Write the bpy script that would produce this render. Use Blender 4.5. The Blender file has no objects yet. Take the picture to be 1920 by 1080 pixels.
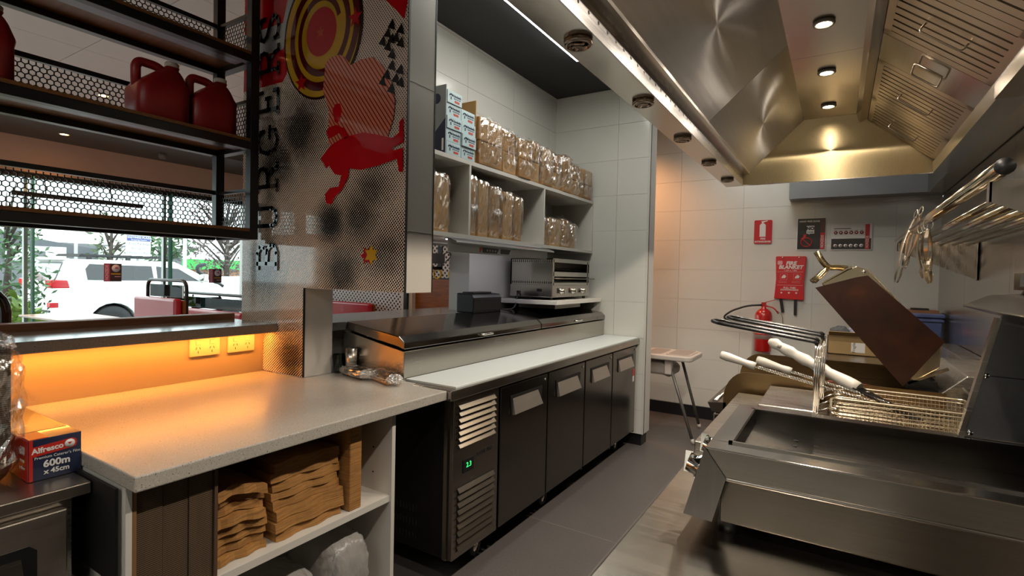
import bpy, math, random
from mathutils import Matrix, Vector

# ------------------------------------------------------------------ camera, world, exposure
scene = bpy.context.scene
COL = scene.collection
random.seed(7)
cam_data = bpy.data.cameras.new('camera')
cam_data.sensor_width = 36.0
cam_data.lens = 18.368
cam_data.clip_start = 0.02
cam_data.clip_end = 300
camera = bpy.data.objects.new('camera', cam_data)
COL.objects.link(camera)
camera.matrix_world = Matrix(((0.8478, -0.0313, 0.5293, 0.0),
                              (0.5299, 0.0087, -0.8480, 0.0),
                              (0.0220, 0.9995, 0.0240, 1.40),
                              (0, 0, 0, 1)))
camera.rotation_mode = 'QUATERNION'
camera.rotation_quaternion = camera.rotation_quaternion.normalized()
camera.scale = (1, 1, 1)
scene.camera = camera

world = bpy.data.worlds.new('overcast_sky')
scene.world = world
world.use_nodes = True
_bg = world.node_tree.nodes['Background']
_bg.inputs['Color'].default_value = (0.86, 0.93, 1.0, 1)
_bg.inputs['Strength'].default_value = 2.3

vs = scene.view_settings
vs.view_transform = 'Standard'
vs.look = 'None'
vs.exposure = 1.0
vs.gamma = 1.0
vs.use_curve_mapping = False
scene.cycles.max_bounces = 10
scene.cycles.transparent_max_bounces = 24
scene.cycles.caustics_reflective = False
scene.cycles.caustics_refractive = False

# ------------------------------------------------------------------ materials
def srgb(h):
    if isinstance(h, (tuple, list)):
        return tuple(h[:3]) + (1,)
    h = h.lstrip('#')
    c = [int(h[i:i + 2], 16) / 255 for i in (0, 2, 4)]
    return tuple(v / 12.92 if v <= .04045 else ((v + .055) / 1.055) ** 2.4 for v in c) + (1,)

MATS = {}
class NT:
    """small helper around one node tree"""
    def __init__(s, name):
        s.m = bpy.data.materials.new(name); s.m.use_nodes = True
        s.t = s.m.node_tree; s.n = s.t.nodes
        s.p = s.n['Principled BSDF']; s.out = s.n['Material Output']
    def node(s, kind, **kw):
        nd = s.n.new(kind)
        for k, v in kw.items(): setattr(nd, k, v)
        return nd
    def link(s, a, b): s.t.links.new(a, b)
    def val(s, sock, v):
        if hasattr(v, 'is_linked') or hasattr(v, 'links'): s.link(v, sock)
        else: sock.default_value = v
    def math(s, op, a, b=None, c=None, clamp=False):
        nd = s.node('ShaderNodeMath', operation=op, use_clamp=clamp)
        for i, v in enumerate((a, b, c)):
            if v is not None: s.val(nd.inputs[i], v)
        return nd.outputs[0]
    def pos(s):
        return s.node('ShaderNodeNewGeometry').outputs['Position']
    def xyz(s, v):
        nd = s.node('ShaderNodeSeparateXYZ'); s.link(v, nd.inputs[0]); return nd.outputs
    def mapping(s, v, scale=(1, 1, 1), rot=(0, 0, 0), loc=(0, 0, 0)):
        nd = s.node('ShaderNodeMapping'); s.link(v, nd.inputs[0])
        nd.inputs['Location'].default_value = loc
        nd.inputs['Rotation'].default_value = rot; nd.inputs['Scale'].default_value = scale
        return nd.outputs[0]
    def noise(s, v, scale=5, detail=2, rough=.5):
        nd = s.node('ShaderNodeTexNoise'); s.link(v, nd.inputs['Vector'])
        nd.inputs['Scale'].default_value = scale; nd.inputs['Detail'].default_value = detail
        nd.inputs['Roughness'].default_value = rough
        return nd.outputs['Fac']
    def ramp(s, fac, stops):
        nd = s.node('ShaderNodeValToRGB'); s.link(fac, nd.inputs[0])
        cr = nd.color_ramp
        while len(cr.elements) < len(stops): cr.elements.new(.5)
        for e, (p, c) in zip(cr.elements, stops):
            e.position = p; e.color = srgb(c)
        return nd.outputs[0]
    def mix(s, fac, a, b, blend='MIX'):
        nd = s.node('ShaderNodeMix', data_type='RGBA', blend_type=blend)
        s.val(nd.inputs[0], fac)
        for i, v in ((6, a), (7, b)):
            if isinstance(v, (str, tuple, list)): nd.inputs[i].default_value = srgb(v)
            else: s.link(v, nd.inputs[i])
        return nd.outputs[2]
    def bump(s, h, strength=.2, dist=.002):
        nd = s.node('ShaderNodeBump'); nd.inputs['Strength'].default_value = strength
        nd.inputs['Distance'].default_value = dist; s.link(h, nd.inputs['Height'])
        s.link(nd.outputs[0], s.p.inputs['Normal'])

def mat(name, col='#808080', rough=.5, metal=0., spec=.5, var=.06, vscale=8, bump=0., bscale=60, coat=0., emit=None, estr=0.):
    """plain procedural material: base colour with a little noise, optional fine bump"""
    if name in MATS: return MATS[name]
    k = NT(name); p = k.p
    c = srgb(col)
    if var > 0:
        f = k.noise(k.pos(), vscale, 3)
        lo = tuple(v * (1 - var) for v in c[:3]); hi = tuple(min(1, v * (1 + var)) for v in c[:3])
        col_out = k.mix(f, lo, hi); k.link(col_out, p.inputs['Base Color'])
    else:
        p.inputs['Base Color'].default_value = c
    p.inputs['Roughness'].default_value = rough; p.inputs['Metallic'].default_value = metal
    p.inputs['Specular IOR Level'].default_value = spec
    p.inputs['Coat Weight'].default_value = coat
    if coat: p.inputs['Coat Roughness'].default_value = .05
    if bump: k.bump(k.noise(k.pos(), bscale, 2), bump)
    if emit:
        p.inputs['Emission Color'].default_value = srgb(emit); p.inputs['Emission Strength'].default_value = estr
    MATS[name] = k.m
    return k.m

def steel(name, col='#b4aea5', rough=.26, stretch=(2, 2, 240), amt=.10, aniso=.0, bump=.06, axis='Z', turn=0.):
    """brushed stainless: grain runs along the axes with small stretch"""
    if name in MATS: return MATS[name]
    k = NT(name); p = k.p
    v = k.mapping(k.pos(), scale=stretch)
    g = k.noise(v, 1.0, 4, .6); big = k.noise(k.pos(), 2.2, 2)
    c = srgb(col)
    k.link(k.mix(g, tuple(x * .86 for x in c[:3]), tuple(min(1, x * 1.1) for x in c[:3])), p.inputs['Base Color'])
    r = k.math('ADD', k.math('MULTIPLY', g, amt), k.math('MULTIPLY_ADD', big, .12, rough - .06 - amt / 2))
    k.link(r, p.inputs['Roughness']); p.inputs['Metallic'].default_value = 1.
    if bump: k.bump(g, bump, .0006)
    if aniso:
        p.inputs['Anisotropic'].default_value = aniso; p.inputs['Anisotropic Rotation'].default_value = turn
        tg = k.node('ShaderNodeTangent', direction_type='RADIAL', axis=axis); k.link(tg.outputs[0], p.inputs['Tangent'])
    MATS[name] = k.m
    return k.m

def emis(name, col, strength):
    if name in MATS: return MATS[name]
    k = NT(name); k.n.remove(k.p)
    e = k.node('ShaderNodeEmission'); e.inputs[0].default_value = srgb(col); e.inputs[1].default_value = strength
    k.link(e.outputs[0], k.out.inputs[0]); MATS[name] = k.m
    return k.m

def film(name, tint='#ffffff', lo=.06, hi=.5, rough=.12, scale=35):
    """thin clear crumpled plastic: mostly see-through with glossy creases"""
    if name in MATS: return MATS[name]
    k = NT(name); k.n.remove(k.p)
    tr = k.node('ShaderNodeBsdfTransparent'); tr.inputs[0].default_value = srgb(tint)
    gl = k.node('ShaderNodeBsdfGlossy'); gl.inputs['Roughness'].default_value = rough
    gl.inputs[0].default_value = (.95, .95, .95, 1)
    f = k.noise(k.mapping(k.pos(), scale=(1, 1.6, .6)), scale, 4, .65)
    nd = k.node('ShaderNodeMapRange'); k.link(f, nd.inputs[0])
    nd.inputs[1].default_value = .35; nd.inputs[2].default_value = .75
    nd.inputs[3].default_value = lo; nd.inputs[4].default_value = hi
    b = k.node('ShaderNodeBump'); b.inputs['Strength'].default_value = .8; b.inputs['Distance'].default_value = .006
    k.link(f, b.inputs['Height']); k.link(b.outputs[0], gl.inputs['Normal'])
    mx = k.node('ShaderNodeMixShader'); k.link(nd.outputs[0], mx.inputs[0])
    k.link(tr.outputs[0], mx.inputs[1]); k.link(gl.outputs[0], mx.inputs[2]); k.link(mx.outputs[0], k.out.inputs[0])
    MATS[name] = k.m
    return k.m

def pane(name, tint, refl=.06, rough=.0):
    if name in MATS: return MATS[name]
    k = NT(name); k.n.remove(k.p)
    tr = k.node('ShaderNodeBsdfTransparent'); tr.inputs[0].default_value = srgb(tint)
    gl = k.node('ShaderNodeBsdfGlossy'); gl.inputs['Roughness'].default_value = rough
    fr = k.node('ShaderNodeFresnel'); fr.inputs[0].default_value = 1.3 + refl
    mx = k.node('ShaderNodeMixShader'); k.link(fr.outputs[0], mx.inputs[0])
    k.link(tr.outputs[0], mx.inputs[1]); k.link(gl.outputs[0], mx.inputs[2]); k.link(mx.outputs[0], k.out.inputs[0])
    MATS[name] = k.m
    return k.m

# ------------------------------------------------------------------ mesh building
class MB:
    def __init__(s): s.v = []; s.f = []; s.sm = []
    def add(s, vs, fs, smooth=False):
        o = len(s.v); s.v += [tuple(p) for p in vs]
        for f in fs: s.f.append(tuple(i + o for i in f)); s.sm.append(smooth)
        return s
    def box(s, x0, x1, y0, y1, z0, z1):
        if x1 < x0: x0, x1 = x1, x0
        if y1 < y0: y0, y1 = y1, y0
        if z1 < z0: z0, z1 = z1, z0
        return s.add([(x0, y0, z0), (x1, y0, z0), (x1, y1, z0), (x0, y1, z0), (x0, y0, z1), (x1, y0, z1), (x1, y1, z1), (x0, y1, z1)],
                     [(3, 2, 1, 0), (4, 5, 6, 7), (0, 1, 5, 4), (1, 2, 6, 5), (2, 3, 7, 6), (3, 0, 4, 7)])
    def obox(s, a, b, w, h, up=(0, 0, 1)):
        """bar of w x h section from a to b"""
        a = Vector(a); b = Vector(b); d = (b - a).normalized(); up = Vector(up)
        if abs(d.dot(up)) > .98: up = Vector((1, 0, 0))
        r = d.cross(up).normalized(); u = r.cross(d)
        r *= w / 2; u *= h / 2
        P = [a - r - u, a + r - u, a + r + u, a - r + u, b - r - u, b + r - u, b + r + u, b - r + u]
        return s.add(P, [(0, 1, 2, 3), (7, 6, 5, 4), (0, 4, 5, 1), (1, 5, 6, 2), (2, 6, 7, 3), (3, 7, 4, 0)])
    def prism(s, pts, axis, a0, a1):
        """extrude 2D polygon; axis 'x': pts (y,z); 'y': pts (x,z); 'z': pts (x,y)"""
        mk = {'x': lambda p, a: (a, p[0], p[1]), 'y': lambda p, a: (p[0], a, p[1]), 'z': lambda p, a: (p[0], p[1], a)}[axis]
        area = sum(pts[i][0] * pts[(i + 1) % len(pts)][1] - pts[(i + 1) % len(pts)][0] * pts[i][1] for i in range(len(pts)))
        if area < 0: pts = pts[::-1]
        if a1 < a0: a0, a1 = a1, a0
        n = len(pts); vs = [mk(p, a0) for p in pts] + [mk(p, a1) for p in pts]
        fs = [tuple(range(n))[::-1], tuple(range(n, 2 * n))] + [(i, (i + 1) % n, n + (i + 1) % n, n + i) for i in range(n)]
        if axis == 'y': fs = [f[::-1] for f in fs]
        return s.add(vs, fs)
    def tube(s, path, r, n=8, closed=False, r_list=None, smooth=True):
        P = [Vector(p) for p in path]; m = len(P)
        prev = None; rings = []
        for i, p in enumerate(P):
            if closed: t = (P[(i + 1) % m] - P[i - 1]).normalized()
            else:
                t = ((P[min(i + 1, m - 1)] - P[max(i - 1, 0)])).normalized()
            if prev is None:
                up = Vector((0, 0, 1)) if abs(t.z) < .9 else Vector((1, 0, 0))
                a = t.cross(up).normalized()
            else:
                a = (prev - t * prev.dot(t)).normalized()
            prev = a; b = t.cross(a)
            rr = r_list[i] if r_list else r
            rings.append([p + (a * math.cos(2 * math.pi * k / n) + b * math.sin(2 * math.pi * k / n)) * rr for k in range(n)])
        vs = [q for g in rings for q in g]; fs = []
        segs = m if closed else m - 1
        for i in range(segs):
            j = (i + 1) % m
            for k in range(n):
                fs.append((i * n + k, i * n + (k + 1) % n, j * n + (k + 1) % n, j * n + k))
        s.add(vs, fs, smooth)
        if not closed:
            o = len(s.v) - len(vs)
            s.f.append(tuple(o + k for k in range(n))[::-1]); s.sm.append(False)
            s.f.append(tuple(o + (m - 1) * n + k for k in range(n))); s.sm.append(False)
        return s
    def lathe(s, prof, c=(0, 0, 0), n=24, M=None, smooth=True):
        """prof [(r,z)...] about z through c; M optional rotation"""
        vs = []; fs = []
        for r, z in prof:
            for k in range(n):
                a = 2 * math.pi * k / n
                v = Vector((r * math.cos(a), r * math.sin(a), z))
                if M: v = M @ v
                vs.append(v + Vector(c))
        m = len(prof)
        for i in range(m - 1):
            for k in range(n):
                fs.append((i * n + k, i * n + (k + 1) % n, (i + 1) * n + (k + 1) % n, (i + 1) * n + k))
        s.add(vs, fs, smooth)
        o = len(s.v) - len(vs)
        if prof[0][0] > 1e-5: s.f.append(tuple(o + k for k in range(n))[::-1]); s.sm.append(False)
        if prof[-1][0] > 1e-5: s.f.append(tuple(o + (m - 1) * n + k for k in range(n))); s.sm.append(False)
        return s
    def blob(s, c, size, n=6, jit=0., seed=1, power=3., smooth=False, taper=0.):
        """closed superellipsoid-like box grid, jittered: soft packs, wraps, cushions"""
        rnd = random.Random(seed); idx = {}; vs = []; fs = []
        def key(i, j, k): return (i, j, k)
        def vert(i, j, k):
            q = (i, j, k)
            if q in idx: return idx[q]
            p = [2 * a / n - 1 for a in q]
            m = (abs(p[0]) ** power + abs(p[1]) ** power + abs(p[2]) ** power) ** (1 / power)
            p = [a / m for a in p]
            t = 1 - taper * (p[2] + 1) / 2
            w = [c[0] + p[0] * size[0] / 2 * t + rnd.uniform(-jit, jit), c[1] + p[1] * size[1] / 2 * t + rnd.uniform(-jit, jit),
                 c[2] + p[2] * size[2] / 2 + rnd.uniform(-jit, jit)]
            idx[q] = len(vs); vs.append(w); return idx[q]
        for a in range(n):
            for b in range(n):
                fs.append((vert(a, b, 0), vert(a, b + 1, 0), vert(a + 1, b + 1, 0), vert(a + 1, b, 0)))
                fs.append((vert(a, b, n), vert(a + 1, b, n), vert(a + 1, b + 1, n), vert(a, b + 1, n)))
                fs.append((vert(a, 0, b), vert(a + 1, 0, b), vert(a + 1, 0, b + 1), vert(a, 0, b + 1)))
                fs.append((vert(a, n, b), vert(a, n, b + 1), vert(a + 1, n, b + 1), vert(a + 1, n, b)))
                fs.append((vert(0, a, b), vert(0, a, b + 1), vert(0, a + 1, b + 1), vert(0, a + 1, b)))
                fs.append((vert(n, a, b), vert(n, a + 1, b), vert(n, a + 1, b + 1), vert(n, a, b + 1)))
        return s.add(vs, fs, smooth)
    def xf(s, M, start=0):
        for i in range(start, len(s.v)): s.v[i] = tuple(M @ Vector(s.v[i]))
        return s
    def build(s, name, m, parent=None, bevel=0., seg=2, origin=None, smooth=False):
        me = bpy.data.meshes.new(name)
        if parent is not None: o0 = ORG[parent.name]
        elif origin is not None: o0 = Vector(origin)
        else:
            xs = [v[0] for v in s.v]; ys = [v[1] for v in s.v]; zs = [v[2] for v in s.v]
            o0 = Vector(((min(xs) + max(xs)) / 2, (min(ys) + max(ys)) / 2, min(zs)))
        me.from_pydata([(v[0] - o0.x, v[1] - o0.y, v[2] - o0.z) for v in s.v], [], s.f)
        me.polygons.foreach_set('use_smooth', [smooth or q for q in s.sm])
        me.update()
        ob = bpy.data.objects.new(name, me); COL.objects.link(ob)
        if m is not None: me.materials.append(m)
        if parent is not None: ob.parent = parent
        else: ob.location = o0
        ORG[ob.name] = o0.copy()
        if bevel:
            b = ob.modifiers.new('bevel', 'BEVEL'); b.width = bevel; b.segments = seg; b.limit_method = 'ANGLE'; b.angle_limit = .6
        return ob

ORG = {}
def thing(name, label, cat, loc, group=None):
    o = bpy.data.objects.new(name, None); COL.objects.link(o)
    o.location = loc; o.empty_display_size = .05
    ORG[o.name] = Vector(loc)
    o['label'] = label; o['category'] = cat
    if group: o['group'] = group
    return o
def tag(o, label, cat, group=None, kind=None):
    o['label'] = label; o['category'] = cat
    if group: o['group'] = group
    if kind: o['kind'] = kind
    return o
def struct(o, label):
    o['kind'] = 'structure'; o['label'] = label
    return o
def dup(root, delta, label=None, rotz=0., group=None):
    """copy a thing with its parts and sub-parts, sharing mesh data"""
    r = root.copy(); COL.objects.link(r)
    r.location = Vector(root.location) + Vector(delta); r.rotation_euler = (root.rotation_euler[0], root.rotation_euler[1], root.rotation_euler[2] + rotz)
    ORG[r.name] = r.location.copy()
    if label: r['label'] = label
    if group: r['group'] = group
    for ch in list(root.children):
        c = ch.copy(); COL.objects.link(c); c.parent = r
        for g in list(ch.children):
            d = g.copy(); COL.objects.link(d); d.parent = c
    return r
def piece(src, name, parent, loc):
    """a child that shares the mesh of src, placed at world loc"""
    o = bpy.data.objects.new(name, src); COL.objects.link(o); o.parent = parent
    o.location = Vector(loc) - ORG[parent.name]; ORG[o.name] = Vector(loc)
    return o
def boxmesh(name, sx, sy, sz, m, bev=0.):
    """mesh centred in x,y,z"""
    b = MB().box(-sx / 2, sx / 2, -sy / 2, sy / 2, -sz / 2, sz / 2)
    me = bpy.data.meshes.new(name); me.from_pydata(b.v, [], b.f); me.materials.append(m); me.update()
    return me
def text(body, size, loc, right, up, m, parent, name='lettering', align='CENTER', bold=0., sx=1., depth=.0003, shear=0., spacing=1.):
    cu = bpy.data.curves.new('txt', 'FONT'); cu.body = body; cu.size = size; cu.align_x = align; cu.align_y = 'CENTER'
    cu.extrude = depth; cu.offset = bold; cu.shear = shear; cu.space_character = spacing; cu.resolution_u = 3
    tmp = bpy.data.objects.new('txt', cu); COL.objects.link(tmp)
    me = bpy.data.meshes.new_from_object(tmp)
    bpy.data.objects.remove(tmp); bpy.data.curves.remove(cu)
    R = Vector(right).normalized(); U = Vector(up).normalized(); N = R.cross(U); L = Vector(loc)
    o0 = ORG[parent.name] if parent is not None else L
    for v in me.vertices: v.co = R * v.co.x * sx + U * v.co.y + N * v.co.z + L - o0
    me.materials.clear(); me.materials.append(m)
    ob = bpy.data.objects.new(name, me); COL.objects.link(ob)
    if parent is not None: ob.parent = parent
    else: ob.location = L
    ORG[ob.name] = Vector(o0)
    return ob
def light(name, kind, loc, power, col, parent=None, size=.1, rot=None, spot=None, blend=.6, size_y=None):
    d = bpy.data.lights.new(name, kind); d.energy = power; d.color = srgb(col)[:3]
    if kind == 'AREA':
        d.size = size
        if size_y: d.shape = 'RECTANGLE'; d.size_y = size_y
    else: d.shadow_soft_size = size
    if kind == 'SPOT': d.spot_size = spot; d.spot_blend = blend
    o = bpy.data.objects.new(name, d); COL.objects.link(o)
    if parent is not None: o.parent = parent; o.location = Vector(loc) - ORG[parent.name]
    else: o.location = loc
    if rot: o.rotation_euler = rot
    return o
def arc(c, r, a0, a1, n, plane='xz'):
    out = []
    for i in range(n + 1):
        a = math.radians(a0 + (a1 - a0) * i / n)
        u, w = r * math.cos(a), r * math.sin(a)
        out.append({'xz': (c[0] + u, c[1], c[2] + w), 'yz': (c[0], c[1] + u, c[2] + w), 'xy': (c[0] + u, c[1] + w, c[2])}[plane])
    return out
def fillet(path, rad, n=5):
    """round the corners of a polyline"""
    P = [Vector(p) for p in path]; out = [P[0]]
    for i in range(1, len(P) - 1):
        a = (P[i - 1] - P[i]); b = (P[i + 1] - P[i]); r = min(rad, a.length * .45, b.length * .45)
        p0 = P[i] + a.normalized() * r; p1 = P[i] + b.normalized() * r
        for k in range(n + 1):
            t = k / n
            out.append(p0 * (1 - t) ** 2 + P[i] * 2 * t * (1 - t) + p1 * t ** 2)
    out.append(P[-1])
    return out

# common materials
ST_H = steel('brushed_steel', rough=.27, stretch=(2, 2, 240))
ST_X = steel('brushed_steel_across', rough=.27, stretch=(2, 240, 240))
ST_Y = steel('brushed_steel_along', rough=.25, stretch=(240, 2, 240))
ST_D = steel('dark_brushed_steel', col='#6c655d', rough=.3, stretch=(200, 200, 3))
CHROME = mat('chrome', '#d8d4cc', .08, 1., var=0)
BLACKM = mat('black_metal', '#0b0b0c', .32, .0, spec=.5, var=.1)
BLACKP = mat('black_plastic', '#101112', .42, var=.1)
WHITE = mat('white_board', '#d9d8d2', .35, var=.03)
# ------------------------------------------------------------------ setting: kitchen shell
k = NT('floor_vinyl'); nz = k.noise(k.pos(), 90, 3); n2 = k.noise(k.pos(), 1.2, 2)
k.link(k.mix(n2, k.ramp(nz, [(.3, '#565250'), (.7, '#6a6562')]), '#524d4a'), k.p.inputs['Base Color'])
k.p.inputs['Roughness'].default_value = .38; k.bump(nz, .08, .001)
FLOOR = k.m; MATS['floor_vinyl'] = FLOOR
TILE = mat('white_wall_tile', '#d3d2ca', .16, var=.03, vscale=3)
GROUT = mat('tile_grout', '#c9c8c0', .6)
PAINT_D = mat('charcoal_ceiling', '#2b2d2f', .75, var=.04)
WHITEP = mat('white_paint', '#cfccc4', .5, var=.02)
SKIRT = mat('black_skirting', '#15161a', .35)
TIMBER = None
def wood(name, a, b, scale=(1.5, 1.5, 14), rough=.4):
    k = NT(name); g = k.noise(k.mapping(k.pos(), scale=scale), 4, 5, .6)
    k.link(k.ramp(g, [(.3, a), (.7, b)]), k.p.inputs['Base Color']); k.p.inputs['Roughness'].default_value = rough
    k.bump(g, .1, .001); MATS[name] = k.m
    return k.m
TIMBER = wood('oak_board', '#8a5a2c', '#6a401d', (1, 14, 40))
WALNUT = wood('brown_timber', '#a06a4c', '#7d4d34', (30, 1, 30))
PANELW = wood('timber_panel', '#94551f', '#733d14', (1.2, 1.2, 9))

struct(MB().box(-9.2, -2.6, -4.0, 5.5, -.06, 0.002).build('floor_dining', mat('dining_floor', '#b3aaa0', .4, var=.08)), 'pale dining room floor')  # tone kept pale to bounce light up to the dining ceiling
fl = struct(MB().box(-2.6, .80, -2.6, 5.5, -.06, 0).build('floor', FLOOR, origin=(0, 0, 0)), 'dark grey vinyl floor of the kitchen and dining room')
seam = mat('floor_seam', '#6d6763', .5)
for y in (4.62, 2.62, .62):
    MB().box(-2.2, .68, y - .003, y + .003, -.001, .0006).build('seam', seam, fl)
for x in (-.95,):
    MB().box(x - .003, x + .003, -2.5, 5.4, -.001, .0006).build('seam', seam, fl)

def tiled(name, label, plane, at, u0, u1, v0, v1, face, th, tu=.6, tv=.3, off=0., skip=None):
    """wall slab with separate tiles; plane 'y' or 'x'; face = +1/-1 direction tiles look to"""
    if plane == 'y':
        b = MB().box(u0, u1, at, at - face * th, v0, v1)
    else:
        b = MB().box(at, at - face * th, u0, u1, v0, v1)
    w = struct(b.build(name, GROUT, origin=(u0 if plane == 'y' else at, at if plane == 'y' else u0, 0)), label)
    cache = {}
    u = u0 + off if off else u0
    us = [u0]; q = u0 + (off or tu)
    while q < u1 - .02: us.append(q); q += tu
    us.append(u1)
    vsn = [v0]; q = math.floor(v0 / tv + 1.0001) * tv
    while q < v1 - .02: vsn.append(q); q += tv
    vsn.append(v1)
    for a, c in zip(us, us[1:]):
        for d, e in zip(vsn, vsn[1:]):
            if skip and skip((a + c) / 2, (d + e) / 2): continue
            key = (round(c - a, 3), round(e - d, 3))
            if key not in cache:
                su, sv = key[0] - .002, key[1] - .002
                cache[key] = boxmesh('tile', *( (su, .006, sv) if plane == 'y' else (.006, su, sv)), TILE)
            n = at + face * .003
            piece(cache[key], 'tile', w, ((a + c) / 2, n, (d + e) / 2) if plane == 'y' else (n, (a + c) / 2, (d + e) / 2))
    return w
tiled('wall_back', 'white tiled wall at the far end with the fire signs', 'y', 5.491, -2.6, .70, 0, 3.0, -1, .12)
MB().box(-2.2, .68, 5.462, 5.485, 0, .12).build('baseboard_back', SKIRT)['kind'] = 'structure'
w = tiled('wall_end', 'white tiled nib wall closing the alcove beside the prep fridge', 'y', 4.256, -2.22, -1.352, .10, 3.0, -1, .16)
MB().box(-1.352, -1.340, 4.25, 4.416, .10, 3.0).build('end_cap', WHITEP, w)
MB().box(-1.350, -1.3385, 4.262, 4.272, .10, 3.0).build('black_trim', BLACKP, w)
MB().box(-2.22, -1.36, 4.27, 4.41, 0, .10).build('plinth', SKIRT, w)
tiled('wall_alcove', 'white tiled wall above the alcove shelves', 'x', -2.226, 1.72, 4.25, 1.60, 3.0, 1, .18)
w = struct(MB().box(-2.40, -2.22, 2.98, 4.25, 1.14, 1.60).build('wall_pier', WHITEP), 'white pier between the pass opening and the toaster niche')
w = struct(MB().box(-2.60, -2.24, 1.72, 4.25, 0, 1.099).build('wall_pass', WHITEP), 'low white wall behind the prep fridge')
ce = struct(MB().box(-2.40, .70, -2.6, 5.5, 3.0, 3.1).build('ceiling', PAINT_D), 'charcoal painted kitchen ceiling')
MB().box(-2.22, -1.35, 4.236, 4.25, 2.985, 3.0).build('cornice', WHITEP, ce)
MB().box(-2.22, -2.206, 1.72, 4.25, 2.985, 3.0).build('cornice', WHITEP, ce)

# right wall: stainless sheets
WALLST = steel('wall_sheet_steel', col='#bdb9b2', rough=.24, stretch=(3, 200, 3), amt=.06, bump=.02)
w = struct(MB().box(.704, .80, -2.6, 5.49, 0, 3.0).build('wall_right', GROUT), 'stainless clad wall behind the cooking line')
ys = [-2.6, -1.4, -.2, 1.0, 2.2, 3.4, 4.45, 5.485]
for a, c in zip(ys, ys[1:]):
    MB().box(.698, .706, a + .0015, c - .0015, .12, 2.12).build('steel_sheet', WALLST, w)
    MB().box(.698, .706, a + .0015, c - .0015, 2.124, 3.0).build('steel_sheet', WALLST, w)
struct(MB().box(-2.6, .70, -2.72, -2.6, 0, 3.0).build('wall_front', WHITEP), 'white wall behind the camera')
# bulkhead / duct panel on the back wall below the hood
MB().box(-.40, .69, 5.30, 5.484, 2.14, 2.98).build('trim_1', mat('grey_bulkhead', '#8d8f92', .35)).update_tag()
bpy.data.objects['trim_1']['kind'] = 'structure'

# backsplash wall, ledge, timber cap
CREAM = mat('cream_splashback', '#a8967f', .28, var=.02)
struct(MB().box(-2.60, -2.42, -2.6, 1.55, 0, 1.10).build('wall_backsplash', CREAM), 'cream splashback wall behind the stone bench')
def stone(name, base, lo, hi, rough=.12):
    k = NT(name)
    s1 = k.noise(k.pos(), 420, 1, .4); s2 = k.noise(k.pos(), 230, 1, .4); s3 = k.noise(k.pos(), 5, 3)
    c = k.mix(k.math('GREATER_THAN', s1, .70), base, lo)
    c = k.mix(k.math('GREATER_THAN', s2, .71), c, lo)
    c = k.mix(k.math('LESS_THAN', s2, .30), c, hi)
    c = k.mix(k.math('MULTIPLY', s3, .25), c, lo)
    k.link(c, k.p.inputs['Base Color']); k.p.inputs['Roughness'].default_value = rough; MATS[name] = k.m
    return k.m
STONE = stone('speckled_stone', '#b7b1a6', '#4b4743', '#d6d2c8', .26)
STONE_D = stone('grey_speckled_stone', '#8f8a82', '#3c3936', '#b9b4aa', .14)
tag(MB().box(-2.66, -2.30, -2.6, 1.546, 1.10, 1.142).build('counter_ledge', STONE_D, bevel=.003), 'grey speckled stone serving ledge above the warm lit splashback', 'ledge')
tag(MB().box(-2.60, -2.15, 1.722, 4.25, 1.10, 1.142).build('counter_ledge', STONE_D, bevel=.003), 'grey stone ledge behind the prep fridge lids', 'ledge')
tag(MB().box(-2.745, -2.665, -2.6, 1.546, 1.05, 1.172).build('timber_capping', WALNUT, bevel=.004), 'brown timber capping rail along the dining side of the ledge', 'rail')
# warm strip light under the ledge
st = thing('strip_light', 'warm amber strip light tucked under the stone serving ledge', 'strip light', (-2.34, .5, 1.09))
MB().box(-2.375, -2.345, -1.0, 1.52, 1.0965, 1.0998).build('channel', mat('aluminium', '#b8b8b8', .4, 1.), st)
MB().box(-2.372, -2.348, -1.0, 1.52, 1.0945, 1.0963).build('diffuser', emis('amber_led', '#ffa040', 29.), st)

# pillar with the printed glass panel (upper wide box + lower column)
k = NT('halftone_print')
px, py, pz = k.xyz(k.pos())
def rot2(a, pitch):
    ca, sa = math.cos(a) / pitch, math.sin(a) / pitch
    u = k.math('ADD', k.math('MULTIPLY', px, ca), k.math('MULTIPLY', pz, sa))
    v = k.math('ADD', k.math('MULTIPLY', px, -sa), k.math('MULTIPLY', pz, ca))
    return u, v
u, v = rot2(math.radians(38), .0105)
du = k.math('SUBTRACT', k.math('FRACT', u), .5); dv = k.math('SUBTRACT', k.math('FRACT', v), .5)
dist = k.math('SQRT', k.math('ADD', k.math('MULTIPLY', du, du), k.math('MULTIPLY', dv, dv)))
rad = None
wob = k.math('MULTIPLY', k.math('SUBTRACT', k.noise(k.pos(), 7, 4, .6), .5), .5)
for (bx, bz, br, amp) in [(-2.16, 2.05, .22, .27), (-2.30, 1.93, .18, .27), (-1.74, 1.64, .18, .24), (-1.92, 1.62, .12, .32), (-1.68, 1.74, .15, .22), (-1.58, 1.47, .2, .2),
                          (-1.85, 1.40, .16, .25), (-2.42, 1.40, .16, .26), (-2.20, .98, .17, .30)]:
    a = k.math('SUBTRACT', px, bx); b = k.math('SUBTRACT', pz, bz)
    d = k.math('SQRT', k.math('ADD', k.math('MULTIPLY', a, a), k.math('MULTIPLY', b, b)))
    g = k.math('MULTIPLY', k.math('SUBTRACT', 1.25, k.math('ADD', k.math('DIVIDE', d, br), wob), clamp=True), amp)
    rad = g if rad is None else k.math('MAXIMUM', rad, g)
rad = k.math('ADD', rad, .27)
dark = k.math('LESS_THAN', dist, rad)
stripe_u, stripe_v = rot2(math.radians(38), .0105)
k.link(k.mix(dark, '#e2cdbb', '#0d0c0c'), k.p.inputs['Base Color'])
k.p.inputs['Roughness'].default_value = .05; k.p.inputs['Specular IOR Level'].default_value = .3; MATS['halftone_print'] = k.m
PRINT = k.m
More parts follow.
